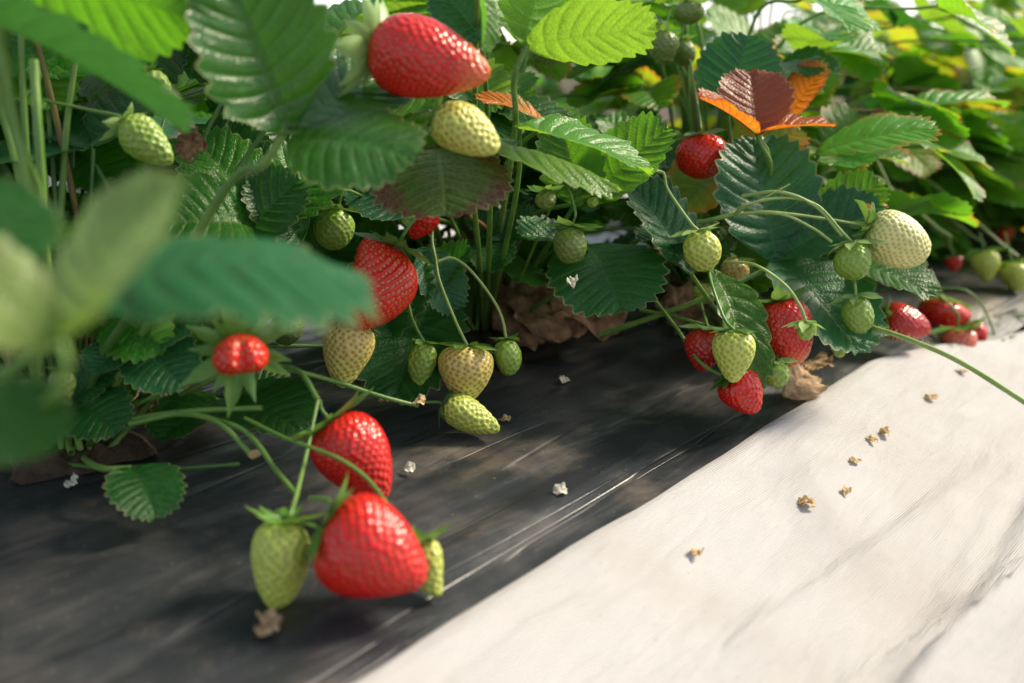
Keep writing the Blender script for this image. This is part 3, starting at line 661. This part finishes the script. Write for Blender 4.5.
# berries
BER = []
BX = []
def BB(label, x0, y0, x1, y1, w, d, *a, **k):
    BX.append(((x0+x1)/2, (y0+y1)/2, max(w, math.hypot(x1-x0, y1-y0))/2, d)); B(label, x0, y0, x1, y1, w, d, *a, **k)
BB('large glossy red strawberry lying sideways at top, stalk end left', 372, 48, 490, 74, 80, .44, 'conic', 'tipred', dd=-.01, refl=.9, cal='pale', lump=.04, ln_mult=.75, stem=[(350, 50, .46), (330, 120, .52)])
BB('cream strawberry with brown seeds pointing right under the big red one', 434, 114, 499, 150, 49, .445, 'long', 'chartreuse', refl=.9, cal='green', stem=[(424, 112), (412, 120, .47), (400, 160, .52)])
BB('red kidney shaped strawberry right of the big blurred leaf', 398, 246, 366, 334, 66, .52, 'wedge', 'redgold', refl=.7, bend=-.75, lump=.07, ref=RT, ln_mult=.7, cal='dark', stem=[(410, 225), (440, 190, .58)])
BB('small green strawberry above the big blurred leaf tip', 338, 208, 330, 250, 42, .56, 'round', 'green', cal='dark', refl=.6, stem=[(345, 190), (370, 200, .62)])
BB('cream strawberry hanging just below the tip of the blurred leaf', 352, 322, 342, 388, 54, .53, 'heart', 'cream', cal='dark', refl=.2, stem=[(362, 300, .55), (380, 240, .6)])
BB('little green strawberry between the two cream ones', 424, 342, 420, 388, 29, .565, 'long', 'green', refl=.4, cal='green', stem=[(415, 325), (409, 305, .57), (400, 240, .62)], hairs=2500)
BB('cream strawberry with tan seeds above the lime one on the film', 467, 345, 464, 404, 58, .565, 'heart', 'cream', refl=.35, cal='green', lump=.04, ln_mult=.6, stem=[(455, 320), (440, 282), (436, 262, .57)], hairs=2500, smat='pale')
BB('lime green strawberry lying on the film, pointing right', 443, 404, 500, 430, 36, .555, 'conic', 'lime', refl=-.1, cal='dark', stem=[(435, 402), (400, 404, .55)])
BB('small green strawberry at the right of the cream one', 506, 338, 510, 376, 29, .575, 'round', 'green', refl=.2, cal='green', stem=[(502, 318), (492, 298), (470, 270), (452, 258), (436, 262, .57)], hairs=2500, smat='pale')
BB('red strawberry resting on the film above the front group', 330, 420, 384, 500, 76, .455, 'conic', 'red', refl=.6, lump=.04, stem=[(322, 410), (318, 398, .46), (300, 372, .47)])
BB('large red strawberry at the very front of the film', 325, 523, 425, 582, 100, .385, 'conic', 'red', refl=.5, lump=.05, ln_mult=.5, stem=[(330, 502), (310, 498, .40)])
BB('long pale green strawberry left of the front red one', 284, 518, 276, 610, 58, .395, 'long', 'lime', refl=.55, lump=.05, ln_mult=.75, cal='green', stem=[(292, 510), (305, 460, .43), (318, 400, .455)])
BB('slim yellow-green strawberry half hidden right of the front red one', 420, 540, 434, 598, 34, .402, 'long', 'lime', refl=.75, lump=.10, bend=.3, ln_mult=1.2, stem=[(404, 528, .40), (372, 484, .415), (345, 462, .420), (315, 449, .428), (285, 438, .44), (245, 418, .46)], cal='green')
BB('small misshapen red strawberry facing the camera in a ruff of sepals', 240, 350, 243, 366, 46, .43, 'wedge', 'redgold', dd=-.022, refl=.15, ln_mult=1.35, nsep=13, lobes=.20, ref=RT, stem=[(230, 362, .47), (160, 392, .49), (80, 440, .50)], cal='green', lump=.03, smat='green', wid=.26)
BB('green strawberry nodding among sepals above the broad dark leaf', 572, 226, 568, 264, 36, .58, 'round', 'olive', refl=.5, ln_mult=.9, cal='green', stem=[(575, 210), (560, 190, .6), (520, 280, .66)])
BB('round bright red strawberry below the orange leaves', 700, 134, 703, 179, 51, .65, 'round', 'red', refl=.2, cal='dark', stem=[(700, 120), (690, 60, .7)])
BB('green strawberry on the arching stalk in the middle right', 698, 230, 706, 272, 37, .585, 'round', 'lime', refl=.35, cal='pale', ln_mult=.7, stem=[(690, 222), (668, 190), (662, 172), (640, 176), (610, 200, .64)], hairs=3000, smat='pale')
BB('red strawberry half behind the folded leaf, pale at its tip', 778, 300, 792, 366, 58, .60, 'wedge', 'tipred', refl=.9, cal='green', lump=.04, stem=[(780, 290), (760, 270, .64)])
BB('green strawberry in front of the folded hanging leaf', 734, 330, 733, 383, 43, .555, 'heart', 'lime', refl=.15, cal='dark', ln_mult=.62, lump=.03, stem=[(724, 318), (712, 285, .57), (708, 262, .6)])
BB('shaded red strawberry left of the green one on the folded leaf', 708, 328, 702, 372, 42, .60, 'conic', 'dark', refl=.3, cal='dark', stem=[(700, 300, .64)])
BB('lowest red strawberry touching the film beneath the folded leaf', 728, 376, 758, 412, 46, .575, 'conic', 'red', refl=.5, cal='dark', stem=[(712, 350, .62)])
BB('tiny green strawberry under the pale tipped red one', 777, 360, 777, 388, 25, .585, 'round', 'green', refl=-.0, cal='pale', ln_mult=.8, stem=[(778, 345, .61)])
BB('green strawberry hanging left of the large whitish one', 852, 242, 854, 281, 38, .60, 'round', 'green', refl=.05, cal='pale', ln_mult=.8, stem=[(842, 232), (818, 206), (790, 198), (756, 202), (735, 214, .62)], hairs=3000, smat='pale')
BB('whitish unripe strawberry, the largest at the end of the right truss', 866, 226, 927, 256, 55, .61, 'wedge', 'white', refl=.9, cal='green', lump=.03, stem=[(855, 224), (820, 218), (770, 212), (735, 214, .62)], hairs=3000, smat='pale')
BB('green strawberry lowest on the right truss', 856, 296, 860, 334, 31, .60, 'round', 'green', refl=.1, cal='pale', ln_mult=.9, stem=[(855, 285), (852, 276, .61)], hairs=2500, smat='pale')
BB('tiny budding strawberry with pale sepals beside the pale tipped red one', 806, 322, 806, 341, 17, .57, 'round', 'green', refl=-.2, cal='pale', ln_mult=1.5, stem=[(800, 306), (785, 285), (755, 265), (724, 262, .6)], hairs=2500, smat='pale')
BB('small green strawberry tip under the right truss leaf', 842, 322, 839, 358, 23, .64, 'long', 'green', refl=.1, cal='dark')
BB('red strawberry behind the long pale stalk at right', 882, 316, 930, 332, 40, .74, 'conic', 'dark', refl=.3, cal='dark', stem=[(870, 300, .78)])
BB('red strawberry next to the pinkish one at right', 945, 300, 936, 340, 52, .84, 'conic', 'red', refl=.5, stem=[(930, 270, .86)])
BB('pinkish strawberry in front of the red one near the cloth edge', 958, 328, 960, 366, 37, .80, 'heart', 'pink', refl=.4, stem=[(955, 310), (920, 285, .82), (880, 290, .85)], ln_mult=.8)
BB('small red strawberry peeping out right of the pinkish one', 972, 322, 978, 350, 26, .83, 'conic', 'red', refl=.3)
BB('blurred green strawberry with long stalk at the right edge', 996, 340, 1000, 362, 24, .84, 'round', 'green', stem=[(985, 310), (965, 290), (930, 288, .85)], ln_mult=.9)
BB('green strawberry left of centre top hanging under the narrow leaf', 124, 122, 172, 164, 42, .46, 'conic', 'green', refl=.6, cal='pale', stem=[(118, 116), (90, 110, .48), (45, 100, .48)])
BB('small green strawberry above the one under the narrow leaf', 148, 74, 170, 102, 27, .48, 'conic', 'green', refl=.7, cal='green', stem=[(142, 66), (118, 58, .5)])
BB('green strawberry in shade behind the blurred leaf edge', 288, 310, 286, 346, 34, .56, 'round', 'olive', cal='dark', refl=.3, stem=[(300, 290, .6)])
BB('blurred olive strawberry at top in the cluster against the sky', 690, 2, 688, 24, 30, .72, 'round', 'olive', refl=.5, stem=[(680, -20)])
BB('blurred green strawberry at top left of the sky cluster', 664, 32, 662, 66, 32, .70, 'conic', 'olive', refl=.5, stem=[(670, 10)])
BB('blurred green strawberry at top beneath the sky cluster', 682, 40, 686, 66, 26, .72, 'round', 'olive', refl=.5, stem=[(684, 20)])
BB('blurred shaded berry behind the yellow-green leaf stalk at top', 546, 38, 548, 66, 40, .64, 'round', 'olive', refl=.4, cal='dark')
BB('bright red strawberry half hidden behind the maroon leaf', 432, 205, 410, 238, 34, .58, 'conic', 'red', refl=.4, cal='dark')
BB('small green bud strawberry over the drooping maroon leaf tip', 410, 208, 408, 226, 16, .53, 'round', 'green', refl=.2, ln_mult=1.0)
BB('tiny green bud with wide sepals right of the nodding green berry', 592, 196, 594, 208, 12, .585, 'round', 'green', refl=.5, ln_mult=1.9, cal='green', stem=[(588, 186), (575, 205, .6)])
BB('topmost tiny bud over the nodding green berry', 574, 180, 573, 192, 12, .59, 'round', 'olive', refl=.6, ln_mult=1.9, cal='green', stem=[(578, 175), (575, 205, .6)])
BB('tiny olive strawberry above the nodding green one', 546, 190, 546, 210, 22, .58, 'round', 'olive', refl=.6, ln_mult=1.0)
BB('cream strawberry in shade behind the hanging green berry', 738, 258, 730, 282, 30, .66, 'round', 'cream', refl=.3, cal='dark')
BB('cream strawberry low behind the folded leaf stalk', 706, 282, 704, 304, 26, .66, 'round', 'lime', refl=.3, cal='dark')
BB('yellowish green strawberry blurred at the right edge', 984, 250, 988, 282, 27, .95, 'conic', 'lime', refl=.3, stem=[(980, 232)])
BB('blurred ripening strawberry cut by the right edge', 1012, 262, 1018, 292, 30, .95, 'conic', 'lime', refl=.3, stem=[(1005, 232)])
BB('blurred small red strawberry among the stalks at right', 953, 256, 955, 272, 16, .98, 'conic', 'red', refl=.3, stem=[(948, 232)])
BB('blurred orange-red strawberry near the right edge below the leaves', 1000, 318, 1012, 332, 16, .98, 'conic', 'pink', refl=.3)
BB('small red strawberry blurred among the far leaves at right', 1003, 228, 1007, 244, 18, 1.10, 'conic', 'red', refl=.3)
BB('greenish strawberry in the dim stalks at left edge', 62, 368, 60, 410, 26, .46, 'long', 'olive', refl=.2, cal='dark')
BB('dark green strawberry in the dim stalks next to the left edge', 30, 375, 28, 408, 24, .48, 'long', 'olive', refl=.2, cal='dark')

# free stalks (parts of the plants)
def ST(pi, pts, r0, r1, mat='green', hairs=0, name='fruit_stalk'):
    c = crowns[pi]
    stalk(name, [c if p == 'c' else P(*p) for p in pts], r0, r1, MS[mat], plants[pi], c, hairs=hairs)
ST(PB_, ['c', (120, 424, .49), (180, 412, .475), (262, 408, .46)], .0016, .0012)
ST(PB_, [(205, 416, .47), (246, 432, .455), (276, 470, .44), (298, 497, .42)], .0012, .0011)
ST(PB_, [(130, 424, .48), (180, 414, .475), (220, 424, .46), (254, 458, .45)], .0015, .0012)
ST(PB_, [(276, 366, .50), (330, 380, .52), (380, 396, .53), (418, 406, .54)], .0014, .0011, hairs=1500)
ST(PB_, [(318, 400, .455), (300, 372, .47), (276, 366, .50), (240, 368, .51), (180, 395, .52)], .0012, .0014)
ST(PB_, ['c', (120, 395, .53), (170, 350, .53), (215, 318, .52), (262, 290, .52)], .0022, .0016)
ST(PB_, ['c', (140, 400, .53), (180, 365, .53), (240, 345, .53), (300, 330, .54)], .0022, .0016)
ST(PB_, ['c', (90, 390, .5), (112, 340, .47), (150, 290, .45)], .0024, .002, 'dark')
ST(PB_, ['c', (70, 464, .50), (150, 470, .47), (240, 464, .47)], .0014, .001, 'dark')
ST(PA, [(0, 30, .34), (12, 110, .35), (28, 200, .36), (32, 330, .39), (40, 440, .46)], .0016, .0022, hairs=1500)
ST(PA, [(34, 60, .42), (38, 130, .42), (44, 220, .43), (48, 330, .45)], .0018, .0022)
ST(PA, [(95, 165, .5), (115, 200, .5), (150, 270, .52)], .0012, .0016, 'dark')
ST(PC_, ['c', (468, 290, .74), (440, 240, .66), (430, 190, .6)], .0020, .0014)
ST(PC_, ['c', (500, 280, .72), (490, 235, .66), (468, 215, .62)], .0022, .0016, 'red')
ST(PC_, ['c', (520, 285, .72), (545, 250, .66), (575, 205, .6)], .0022, .0014)
ST(PC_, ['c', (530, 320, .74), (560, 290, .7), (620, 262, .68)], .0020, .0016)
ST(PC_, ['c', (478, 260, .74), (482, 170, .7), (500, 100, .66)], .0020, .0016)
ST(PC_, ['c', (505, 250, .74), (520, 180, .72), (530, 100, .70)], .0020, .0016, 'green')
ST(PC_, [(436, 262, .57), (432, 235, .58), (440, 200, .60), (470, 260, .68)], .0010, .0013, 'green', 2000)
ST(PD, [(735, 214, .62), (700, 222, .62), (660, 226, .63), (600, 270, .70)], .0014, .0016, 'green', 2500)
ST(PD, [(735, 214, .62), (742, 206, .60), (760, 200, .60), (790, 184, .60)], .0007, .0004, 'pale', 1500)
ST(PD, [(735, 214, .62), (780, 214, .60), (812, 228, .60), (832, 242, .60)], .0009, .0008, 'pale', 2500)
ST(PD, [(742, 196, .61), (780, 192, .60), (815, 206, .60), (842, 236, .60)], .0011, .0009, 'pale', 2500)
ST(PD, [(600, 335, .66), (650, 318, .64), (700, 300, .62), (768, 268, .63)], .0019, .0016, 'green', 2000)
ST(PD, [(655, 300, .64), (678, 330, .61), (700, 362, .59), (722, 376, .575)], .0011, .0010, 'green', 2000)
ST(PD, [(640, 310, .65), (680, 318, .62), (720, 330, .60)], .0011, .0010, 'green')
ST(PD, [(868, 326, .615), (905, 338, .57), (960, 362, .535), (1040, 412, .50)], .0014, .0014, 'pale', 3500, name='runner')
ST(PD, [(868, 326, .615), (830, 310, .66), (770, 300, .72)], .0012, .0016, 'green')
ST(PE, [(1060, 312, .88), (1000, 316, .9), (940, 300, .95)], .0015, .0014, 'pale')

# ------------------------------------------------------------------ fill foliage
BX = np.array(BX)
LIM = [(-200, 430), (0, 440), (120, 410), (200, 385), (300, 330), (400, 330), (520, 325), (650, 300), (760, 300), (860, 290), (920, 305), (980, 338), (1100, 345), (1500, 250)]
lx, ly = zip(*LIM)
def ok(p, r=.02, clear=True):
    x, y, d = proj(p)
    if d < .3: return False
    if y > np.interp(x, lx, ly): return False
    rp = r*F/d
    dist = np.hypot(BX[:, 0]-x, BX[:, 1]-y)
    return not np.any((dist < BX[:, 2]+rp*.8) & (d < BX[:, 3]+.03))
HD = [(-50, .42), (150, .46), (300, .50), (420, .56), (520, .60), (620, .64), (700, .68), (900, .74), (1024, .82), (1300, .9)]
hx, hy = zip(*HD)
def fill_leaf(plant, crown, az, rr, z, size, mat, hi, check=True, tilt=.6):
    o = np.array([math.cos(az), math.sin(az), 0.]); q = crown+o*rr+np.array([0, 0, z])
    if check:
        x, y, d = proj(q)
        if d < np.interp(x, hx, hy): return False
    up = nrm(np.array([RNG.normal()*.25, RNG.normal()*.25, 1])+o*tilt*RNG.uniform(.3, 1.3))
    fw = nrm(o+np.array([RNG.normal()*.3, RNG.normal()*.3, RNG.normal()*.2])); fw = nrm(fw-(fw @ up)*up); sd = np.cross(up, fw)
    lf = []
    for a, k in ((0, 1.), (1.25, .92), (-1.25, .92)):
        dr = fw*math.cos(a)+sd*math.sin(a); dr = nrm(dr+up*RNG.uniform(-.05, .35))
        t = q+dr*size*k
        if check and (not ok(t) or not ok(q*.5+t*.5, .03)): return False
        lf.append(dict(b=q+dr*.004, t=t, n=up, w=RNG.uniform(.72, .9), fold=RNG.uniform(.1, .4), curl=RNG.uniform(.2, .8), teeth=10 if hi else 8))
    m = crown+np.array([RNG.normal()*.012, RNG.normal()*.012, .01])
    mid = m*.45+q*.55+np.array([0, 0, .05*z/.15])-o*rr*.18
    make_leaf(plant, crown, lf, mat, [m, mid, q], hi, .0014 if hi else .0016, 'green' if RNG.random() < .75 else 'red')
    return True
MATS = ['green']*5+['dark']*3+['teal']*3+['light']*4+['edged']+['yellow']
for i, c in enumerate(crowns):
    near = i <= 4
    target = [3, 18, 44, 46, 44, 36, 32, 28, 24, 24, 24][min(i, 10)]
    got = 0; tries = 0
    while got < target and tries < target*16:
        tries += 1
        z = RNG.uniform(.015 if i >= 4 or i < 2 else .04, .25); rr = RNG.uniform(.02, .19)*(1 if z < .17 else .8)
        if i >= 4: rr *= 1.2
        az = RNG.uniform(0, 2*np.pi)
        m = MATS[RNG.integers(len(MATS))]
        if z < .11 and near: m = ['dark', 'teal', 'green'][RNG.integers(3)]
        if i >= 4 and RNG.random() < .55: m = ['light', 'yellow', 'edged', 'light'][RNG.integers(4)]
        if i >= 4: z *= 1.22
        if fill_leaf(plants[i], c, az, rr, z, RNG.uniform(.045, .07), m, near): got += 1
    if near:      # low leaves on the far side close the view under the canopy
        for k in range(18):
            az = math.atan2(-RN[1], -RN[0])+RNG.uniform(-1.3, 1.3)
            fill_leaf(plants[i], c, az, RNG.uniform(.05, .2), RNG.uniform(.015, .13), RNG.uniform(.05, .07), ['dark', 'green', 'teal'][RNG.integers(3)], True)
    if 3 <= i <= 9:  # the outer side hangs over the edge of the bed
        for k in range(150 if i < 6 else 80):
            az = math.atan2(RN[1], RN[0])+RNG.uniform(-1.0, 1.0)
            fill_leaf(plants[i], c, az, RNG.uniform(.13, .29 if i > 3 else .2), RNG.uniform(.0, .5)**2+.012, RNG.uniform(.05, .07), ['light', 'green', 'light', 'edged', 'yellow', 'green'][RNG.integers(6)], i == 4, True) if len(plants[i].children) < 96 else None
        for k in range(14):
            az = math.atan2(RN[1], RN[0])+RNG.uniform(-1.2, 1.2); rr = RNG.uniform(.15, .28)
            q = c+np.array([math.cos(az)*rr, math.sin(az)*rr, RNG.uniform(.005, .05)])
            if ok(q, .01) or proj(q)[2] > .95:
                stalk('fruit_stalk', [c, c*.5+q*.5+np.array([0, 0, RNG.uniform(.06, .13)]), q], .0018, .0011, MS[['green', 'pale'][k % 2]], plants[i], c, seg=6)
    # bare petioles filling the heart of the plant
    for k in range([0, 0, 7, 8, 9][i] if near else 4):
        az = RNG.uniform(0, 6.28); rr = RNG.uniform(.02, .08); q = c+np.array([math.cos(az)*rr, math.sin(az)*rr, RNG.uniform(.08, .16)])
        stalk('leaf_stalk', auto_stalk(c, q), .002, .0014, MS[['green', 'dark', 'red'][RNG.integers(3)]], plants[i], c, seg=6)

# further leaves standing in the depth of the row, each on its own short stalk
def deep(n_, x0, x1, y0, y1, d0, d1, mats, hi, size=(.045, .065)):
    for k in range(n_):
        for tr_ in range(12):
            q = P(RNG.uniform(x0, x1), RNG.uniform(y0, y1), RNG.uniform(d0, d1))
            cd_ = [np.linalg.norm((q-c)[:2]) for c in crowns]; pi = int(np.argmin(cd_))
            if q[2] < .012 or cd_[pi] > .33 or len(plants[pi].children) > 98: continue
            up = nrm(np.array([RNG.normal()*.4, -.35+RNG.normal()*.4, .9]))
            a0 = RNG.uniform(0, 6.28); fw = np.array([math.cos(a0), math.sin(a0), 0]); fw = nrm(fw-(fw @ up)*up); sd_ = np.cross(up, fw); sz = RNG.uniform(*size)
            lf = []
            for a, kk in ((0, 1.), (1.25, .92), (-1.25, .92)):
                dr = nrm(fw*math.cos(a)+sd_*math.sin(a)+up*RNG.uniform(-.05, .3)); t = q+dr*sz*kk
                lf.append(dict(b=q+dr*.004, t=t, n=up, w=RNG.uniform(.72, .9), fold=RNG.uniform(.1, .4), curl=RNG.uniform(.2, .8), teeth=10 if hi else 8))
            if not all(ok(l['t']) and l['t'][2] > .004 for l in lf): continue
            c = crowns[pi]; m_ = q-np.array([0, 0, 1])*min(.05, q[2]*.6)+(c-q)*np.array([1, 1, 0])*.3
            make_leaf(plants[pi], c, lf, mats[RNG.integers(len(mats))], [m_+(c-m_)*.25, m_, q], hi, .0012, 'dark'); break
deep(56, -20, 330, 30, 390, .48, .80, ['dark', 'green', 'green', 'teal', 'light'], True)
deep(26, 330, 700, -10, 260, .64, .90, ['green', 'light', 'green', 'teal'], True)
deep(60, 720, 1060, -20, 330, .82, 1.30, ['light', 'yellow', 'edged', 'green', 'light'], False, (.05, .07))

# second row behind
for k in range(13):
    x, y = xy(-1.1+.30*k, -1.15+RNG.normal()*.02); c = np.array([x, y, 0.])
    e = empty('strawberry_plant', c); tag(e, 'blurred strawberry plant in the farther row behind the white path', 'plant', 'plants along the farther row')
    for j in range(16):
        az = RNG.uniform(0, 6.28)
        fill_leaf(e, c, az, RNG.uniform(.02, .2), RNG.uniform(.06, .27), RNG.uniform(.06, .08), ['green', 'light', 'teal', 'yellow'][RNG.integers(4)], False, check=False)

# ------------------------------------------------------------------ litter
def litter(name, label, cat, p, size, mat, n=(0, 0, 1), crumple=.12, group=None, w=.9, count=1, curl=1.2):
    a = Acc(); p = np.asarray(p, float); size = size*(.8 if name == 'petal' else 1)
    for i in range(count):
        an = RNG.uniform(0, 6.28); d = np.array([math.cos(an), math.sin(an), RNG.uniform(0, .25)]); d = nrm(d)
        nn = nrm(np.array(n)+RNG.normal(size=3)*.35)
        b = p-d*size/2+(RNG.normal(size=3)*size*.2*(count > 1))*np.array([1, 1, .2])
        leaflet(a, b, b+d*size, nn, w, fold=RNG.uniform(-.2, .5), curl=curl*RNG.uniform(.6, 1.2), crumple=crumple, teeth=3 if size < .02 else 9, wav=2.5, hi=True, tooth_amp=.02 if size < .02 else .06)
    V = np.concatenate(a.V); dz = filmz(p[0], p[1]) if n is None else 0
    lo = V[:, 2].min(); a.V = [v-np.array([0, 0, lo-(p[2]+.0008)]) for v in a.V]
    o = a.build(name, mat, None, p); return tag(o, label, cat, group)
def onfilm(x, y):
    g = G(x, y); g = G(x, y, filmz(g[0], g[1])); g[2] = filmz(g[0], g[1])+.001; return g
def oncloth(x, y):
    z = -.03
    for _ in range(6):
        g = G(x, y, z); z = clothz(g[0], g[1])
    g[2] = z; return g
GD = 'dry brown leaves by the plant bases'
litter('dry_leaf', 'large crumpled brown dead leaf at the base of the middle plant', 'dead leaf', onfilm(560, 352)+[0, 0, .004], .062, M_DRY, (0, -.6, .8), .09, GD, 1.0, 3)
litter('dry_leaf', 'crumpled brown dead leaf left of the middle plant base', 'dead leaf', onfilm(520, 340), .05, M_DRY, (0, -.5, .8), .14, GD, .9, 2)
litter('dry_leaf', 'curled brown dead leaf below the narrow ribbed leaf', 'dead leaf', onfilm(668, 332), .045, M_DRY, (0, -.6, .7), .16, GD, .8, 2)
litter('dry_leaf', 'orange-brown dead leaf hanging above the curled brown one', 'dead leaf', P(655, 285, .64), .035, M_DRY, (0, -.8, .5), .16, GD, .7, 1)
litter('dry_leaf', 'tan dead leaf on the film beside the cloth edge', 'dead leaf', onfilm(795, 402), .036, M_DRYT, (0, -.2, 1), .05, GD, .8, 1, .6)
litter('dry_leaf', 'tan dead leaf end on the film right of the tiny green berry', 'dead leaf', onfilm(812, 378), .03, M_DRYT, (0, -.2, 1), .05, GD, .8, 1, .6)
litter('dry_leaf', 'small brown shrivelled leaf behind the narrow leaf at upper left', 'dead leaf', P(182, 165, .5), .019, M_DRY, (0, -.8, .4), .2, GD, .8, 2)
litter('dry_leaf', 'brown dry leaf scraps in the soil hole at left', 'dead leaf', onfilm(170, 420), .035, M_DRY, (0, 0, 1), .15, GD, .8, 3)
litter('dry_leaf', 'brown dry leaf on the soil left of the cream berries', 'dead leaf', onfilm(395, 352), .04, M_DRY, (0, -.3, 1), .15, GD, .8, 3)
litter('dry_leaf', 'rusty dry leaf scrap hanging beside the whitish berry', 'dead leaf', P(872, 214, .64), .026, M_RUST, (0, -.5, .8), .05, GD, .6, 1, .5)
GP = 'fallen petals on the black film'
litter('petal', 'white fallen petal alone in the middle of the bare film', 'petal', onfilm(560, 498), .0085, M_PETAL, (0, -.3, 1), .05, GP, 1.1)
litter('petal', 'white fallen petal just right of the upper red berry on the film', 'petal', onfilm(410, 475), .007, M_PETAL, (0, -.3, 1), .05, GP, 1.1)
litter('petal', 'pale petal on the film below the big brown leaf', 'petal', onfilm(564, 385), .010, M_PETAL, (0, -.3, 1), .12, GP, .9)
litter('petal', 'whitish petal resting on the broad dark leaf', 'petal', P(573, 288, .565), .014, M_PETAL, (0, -.7, .7), .12, GP, .55)
litter('petal', 'cream shrivelled petal at the tip of the long pale green berry', 'petal', onfilm(270, 636), .012, M_DRYT, (0, -.3, 1), .06, GP, .9, 2)
litter('petal', 'tan petal on the film right of the lime berry tip', 'petal', onfilm(505, 425), .009, M_CRUMB, (0, -.3, 1), .12, GP, .6)
litter('petal', 'small cream petal on the film under the left stalks', 'petal', onfilm(74, 488), .010, M_PETAL, (0, -.3, 1), .12, GP, .9)
litter('petal', 'pale petal below the little green berry on the film', 'petal', onfilm(398, 392), .008, M_PETAL, (0, -.3, 1), .12, GP, .8)
litter('petal', 'tan petal scrap between the stalk and the film left of the cream berry', 'petal', onfilm(384, 406), .008, M_CRUMB, (0, -.3, 1), .12, GP, .8)
litter('dry_flower', 'withered flower end at the tip of the long stalk left of the lime berry', 'dry flower', P(419, 405, .54), .011, M_CRUMB, (0, -.9, .4), .08, None, .6, 1)
litter('dry_flower', 'withered end on the bare stalk above the long pale green berry', 'dry flower', P(255, 459, .45), .006, M_CRUMB, (0, -.9, .4), .08, None, .6, 1)
GC = 'dry flower bits on the white cloth'
for lab, x, y, sz in (('tan dry flower bit nearest the camera on the cloth', 697, 556, .0085), ('brownish dry flower bit on the cloth, second from the camera', 806, 507, .010),
    ('small tan dry flower bit on the cloth right of the spiky one', 846, 494, .008), ('dry flower bit on the cloth below the paired pieces', 855, 463, .009),
    ('darker piece of the pair of dry flower bits on the cloth', 872, 442, .009), ('paler piece of the pair of dry flower bits on the cloth', 884, 435, .010),
    ('thin curled dry bit on the cloth under the long runner', 930, 399, .010), ('brown dry scrap on the far cloth near the pinkish berry', 962, 374, .011)):
    litter('dry_flower', lab, 'dry flower', oncloth(x, y), sz*RNG.uniform(.7, .95), M_CRUMB, (0, -.3, 1), .07, GC, .7, 1+(sz > .0095), 1.0)

# ------------------------------------------------------------------ tunnel walls of white film
def mat_wall():
    m, nt, out = newmat('greenhouse_film'); n = N(nt); tc = n('ShaderNodeTexCoord').outputs['Object']
    c = n.mix(n.ramp(n.noise(tc, 1.2, 4), .35, .7), (.86, .87, .86), (.76, .78, .76))
    bs = n('ShaderNodeBsdfPrincipled', i_Roughness=.5); n.set(bs.inputs['Base Color'], c)
    t = n('ShaderNodeBsdfTranslucent'); n.set(t.inputs['Color'], c)
    mx = n('ShaderNodeMixShader', i_0=.5); nt.links.new(bs.outputs[0], mx.inputs[1]); nt.links.new(t.outputs[0], mx.inputs[2])
    nt.links.new(mx.outputs[0], out.inputs[0]); return m
MW = mat_wall()
m_, nt_m, o_ = newmat('hoop_steel'); b_ = nt_m.nodes.new('ShaderNodeBsdfPrincipled'); b_.inputs['Base Color'].default_value = (.45, .46, .47, 1); b_.inputs['Metallic'].default_value = .8; b_.inputs['Roughness'].default_value = .45
nt_m.links.new(b_.outputs[0], o_.inputs[0])
def wall(p0, p1, label, hgt=2.6):
    p0 = np.array(p0); p1 = np.array(p1); L = np.linalg.norm(p1-p0); nn_ = max(2, int(L/1.5)+1)
    e = empty('greenhouse_wall', (p0[0], p0[1], -.16)); tag(e, label, 'greenhouse wall')
    u = np.linspace(0, 1, nn_*12); z = np.linspace(-.18, hgt, 20); U, Z = np.meshgrid(u, z, indexing='ij')
    dr = (p1-p0)/L; nr_ = np.array([dr[1], -dr[0]]); off = .03*np.sin(U*nn_*np.pi*2)+.02*np.sin(Z*5+U*31)
    V = np.stack([p0[0]+dr[0]*L*U+nr_[0]*off, p0[1]+dr[1]*L*U+nr_[1]*off, Z], -1).reshape(-1, 3)
    mesh_obj('film_panel', V, grid_q(len(u), 20), MW, e, (p0[0], p0[1], -.16))
    for i in range(nn_):
        q = p0+dr*L*i/(nn_-1)+nr_*.07
        a = Acc(); V, Q, *_ = tube([[q[0], q[1], -.2], [q[0], q[1], hgt]], .02, .02, wob=0); a.add(V[:-2], Q); a.build('hoop_post', m_, e, (p0[0], p0[1], -.16))
#WALLS
# ------------------------------------------------------------------ light
w = bpy.data.worlds.new('World'); S.world = w; w.use_nodes = True
nt = w.node_tree; bg = nt.nodes['Background']
sky = nt.nodes.new('ShaderNodeTexSky'); sky.sky_type = 'NISHITA'; sky.sun_disc = False
SEL, SAZ = R(40), R(66)      # elevation, azimuth to the right of the view direction
sky.sun_elevation = SEL; sky.sun_rotation = SAZ; sky.dust_density = .6; sky.air_density = 1.0; sky.ozone_density = .6
bg.inputs[1].default_value = .15
hs_ = nt.nodes.new('ShaderNodeHueSaturation'); hs_.inputs['Saturation'].default_value = .45   # white film overhead evens out the blue
nt.links.new(sky.outputs[0], hs_.inputs['Color']); nt.links.new(hs_.outputs[0], bg.inputs[0])
sl = bpy.data.lights.new('sun', 'SUN'); sl.energy = 4.6; sl.angle = R(16); sl.color = (1, .87, .68)
so = bpy.data.objects.new('sun', sl); COL.objects.link(so)
sd = Vector((math.sin(SAZ)*math.cos(SEL), math.cos(SAZ)*math.cos(SEL), math.sin(SEL)))
so.rotation_euler = (-sd).to_track_quat('-Z', 'Y').to_euler(); so.location = (2, 3, 4)
S.view_settings.view_transform = 'Standard'; S.view_settings.look = 'None'; S.view_settings.exposure = .62; S.view_settings.gamma = 1
S.cycles.max_bounces = 8; S.cycles.transmission_bounces = 6; S.cycles.diffuse_bounces = 5
print('objects', len(bpy.data.objects), 'berries', NB[0])
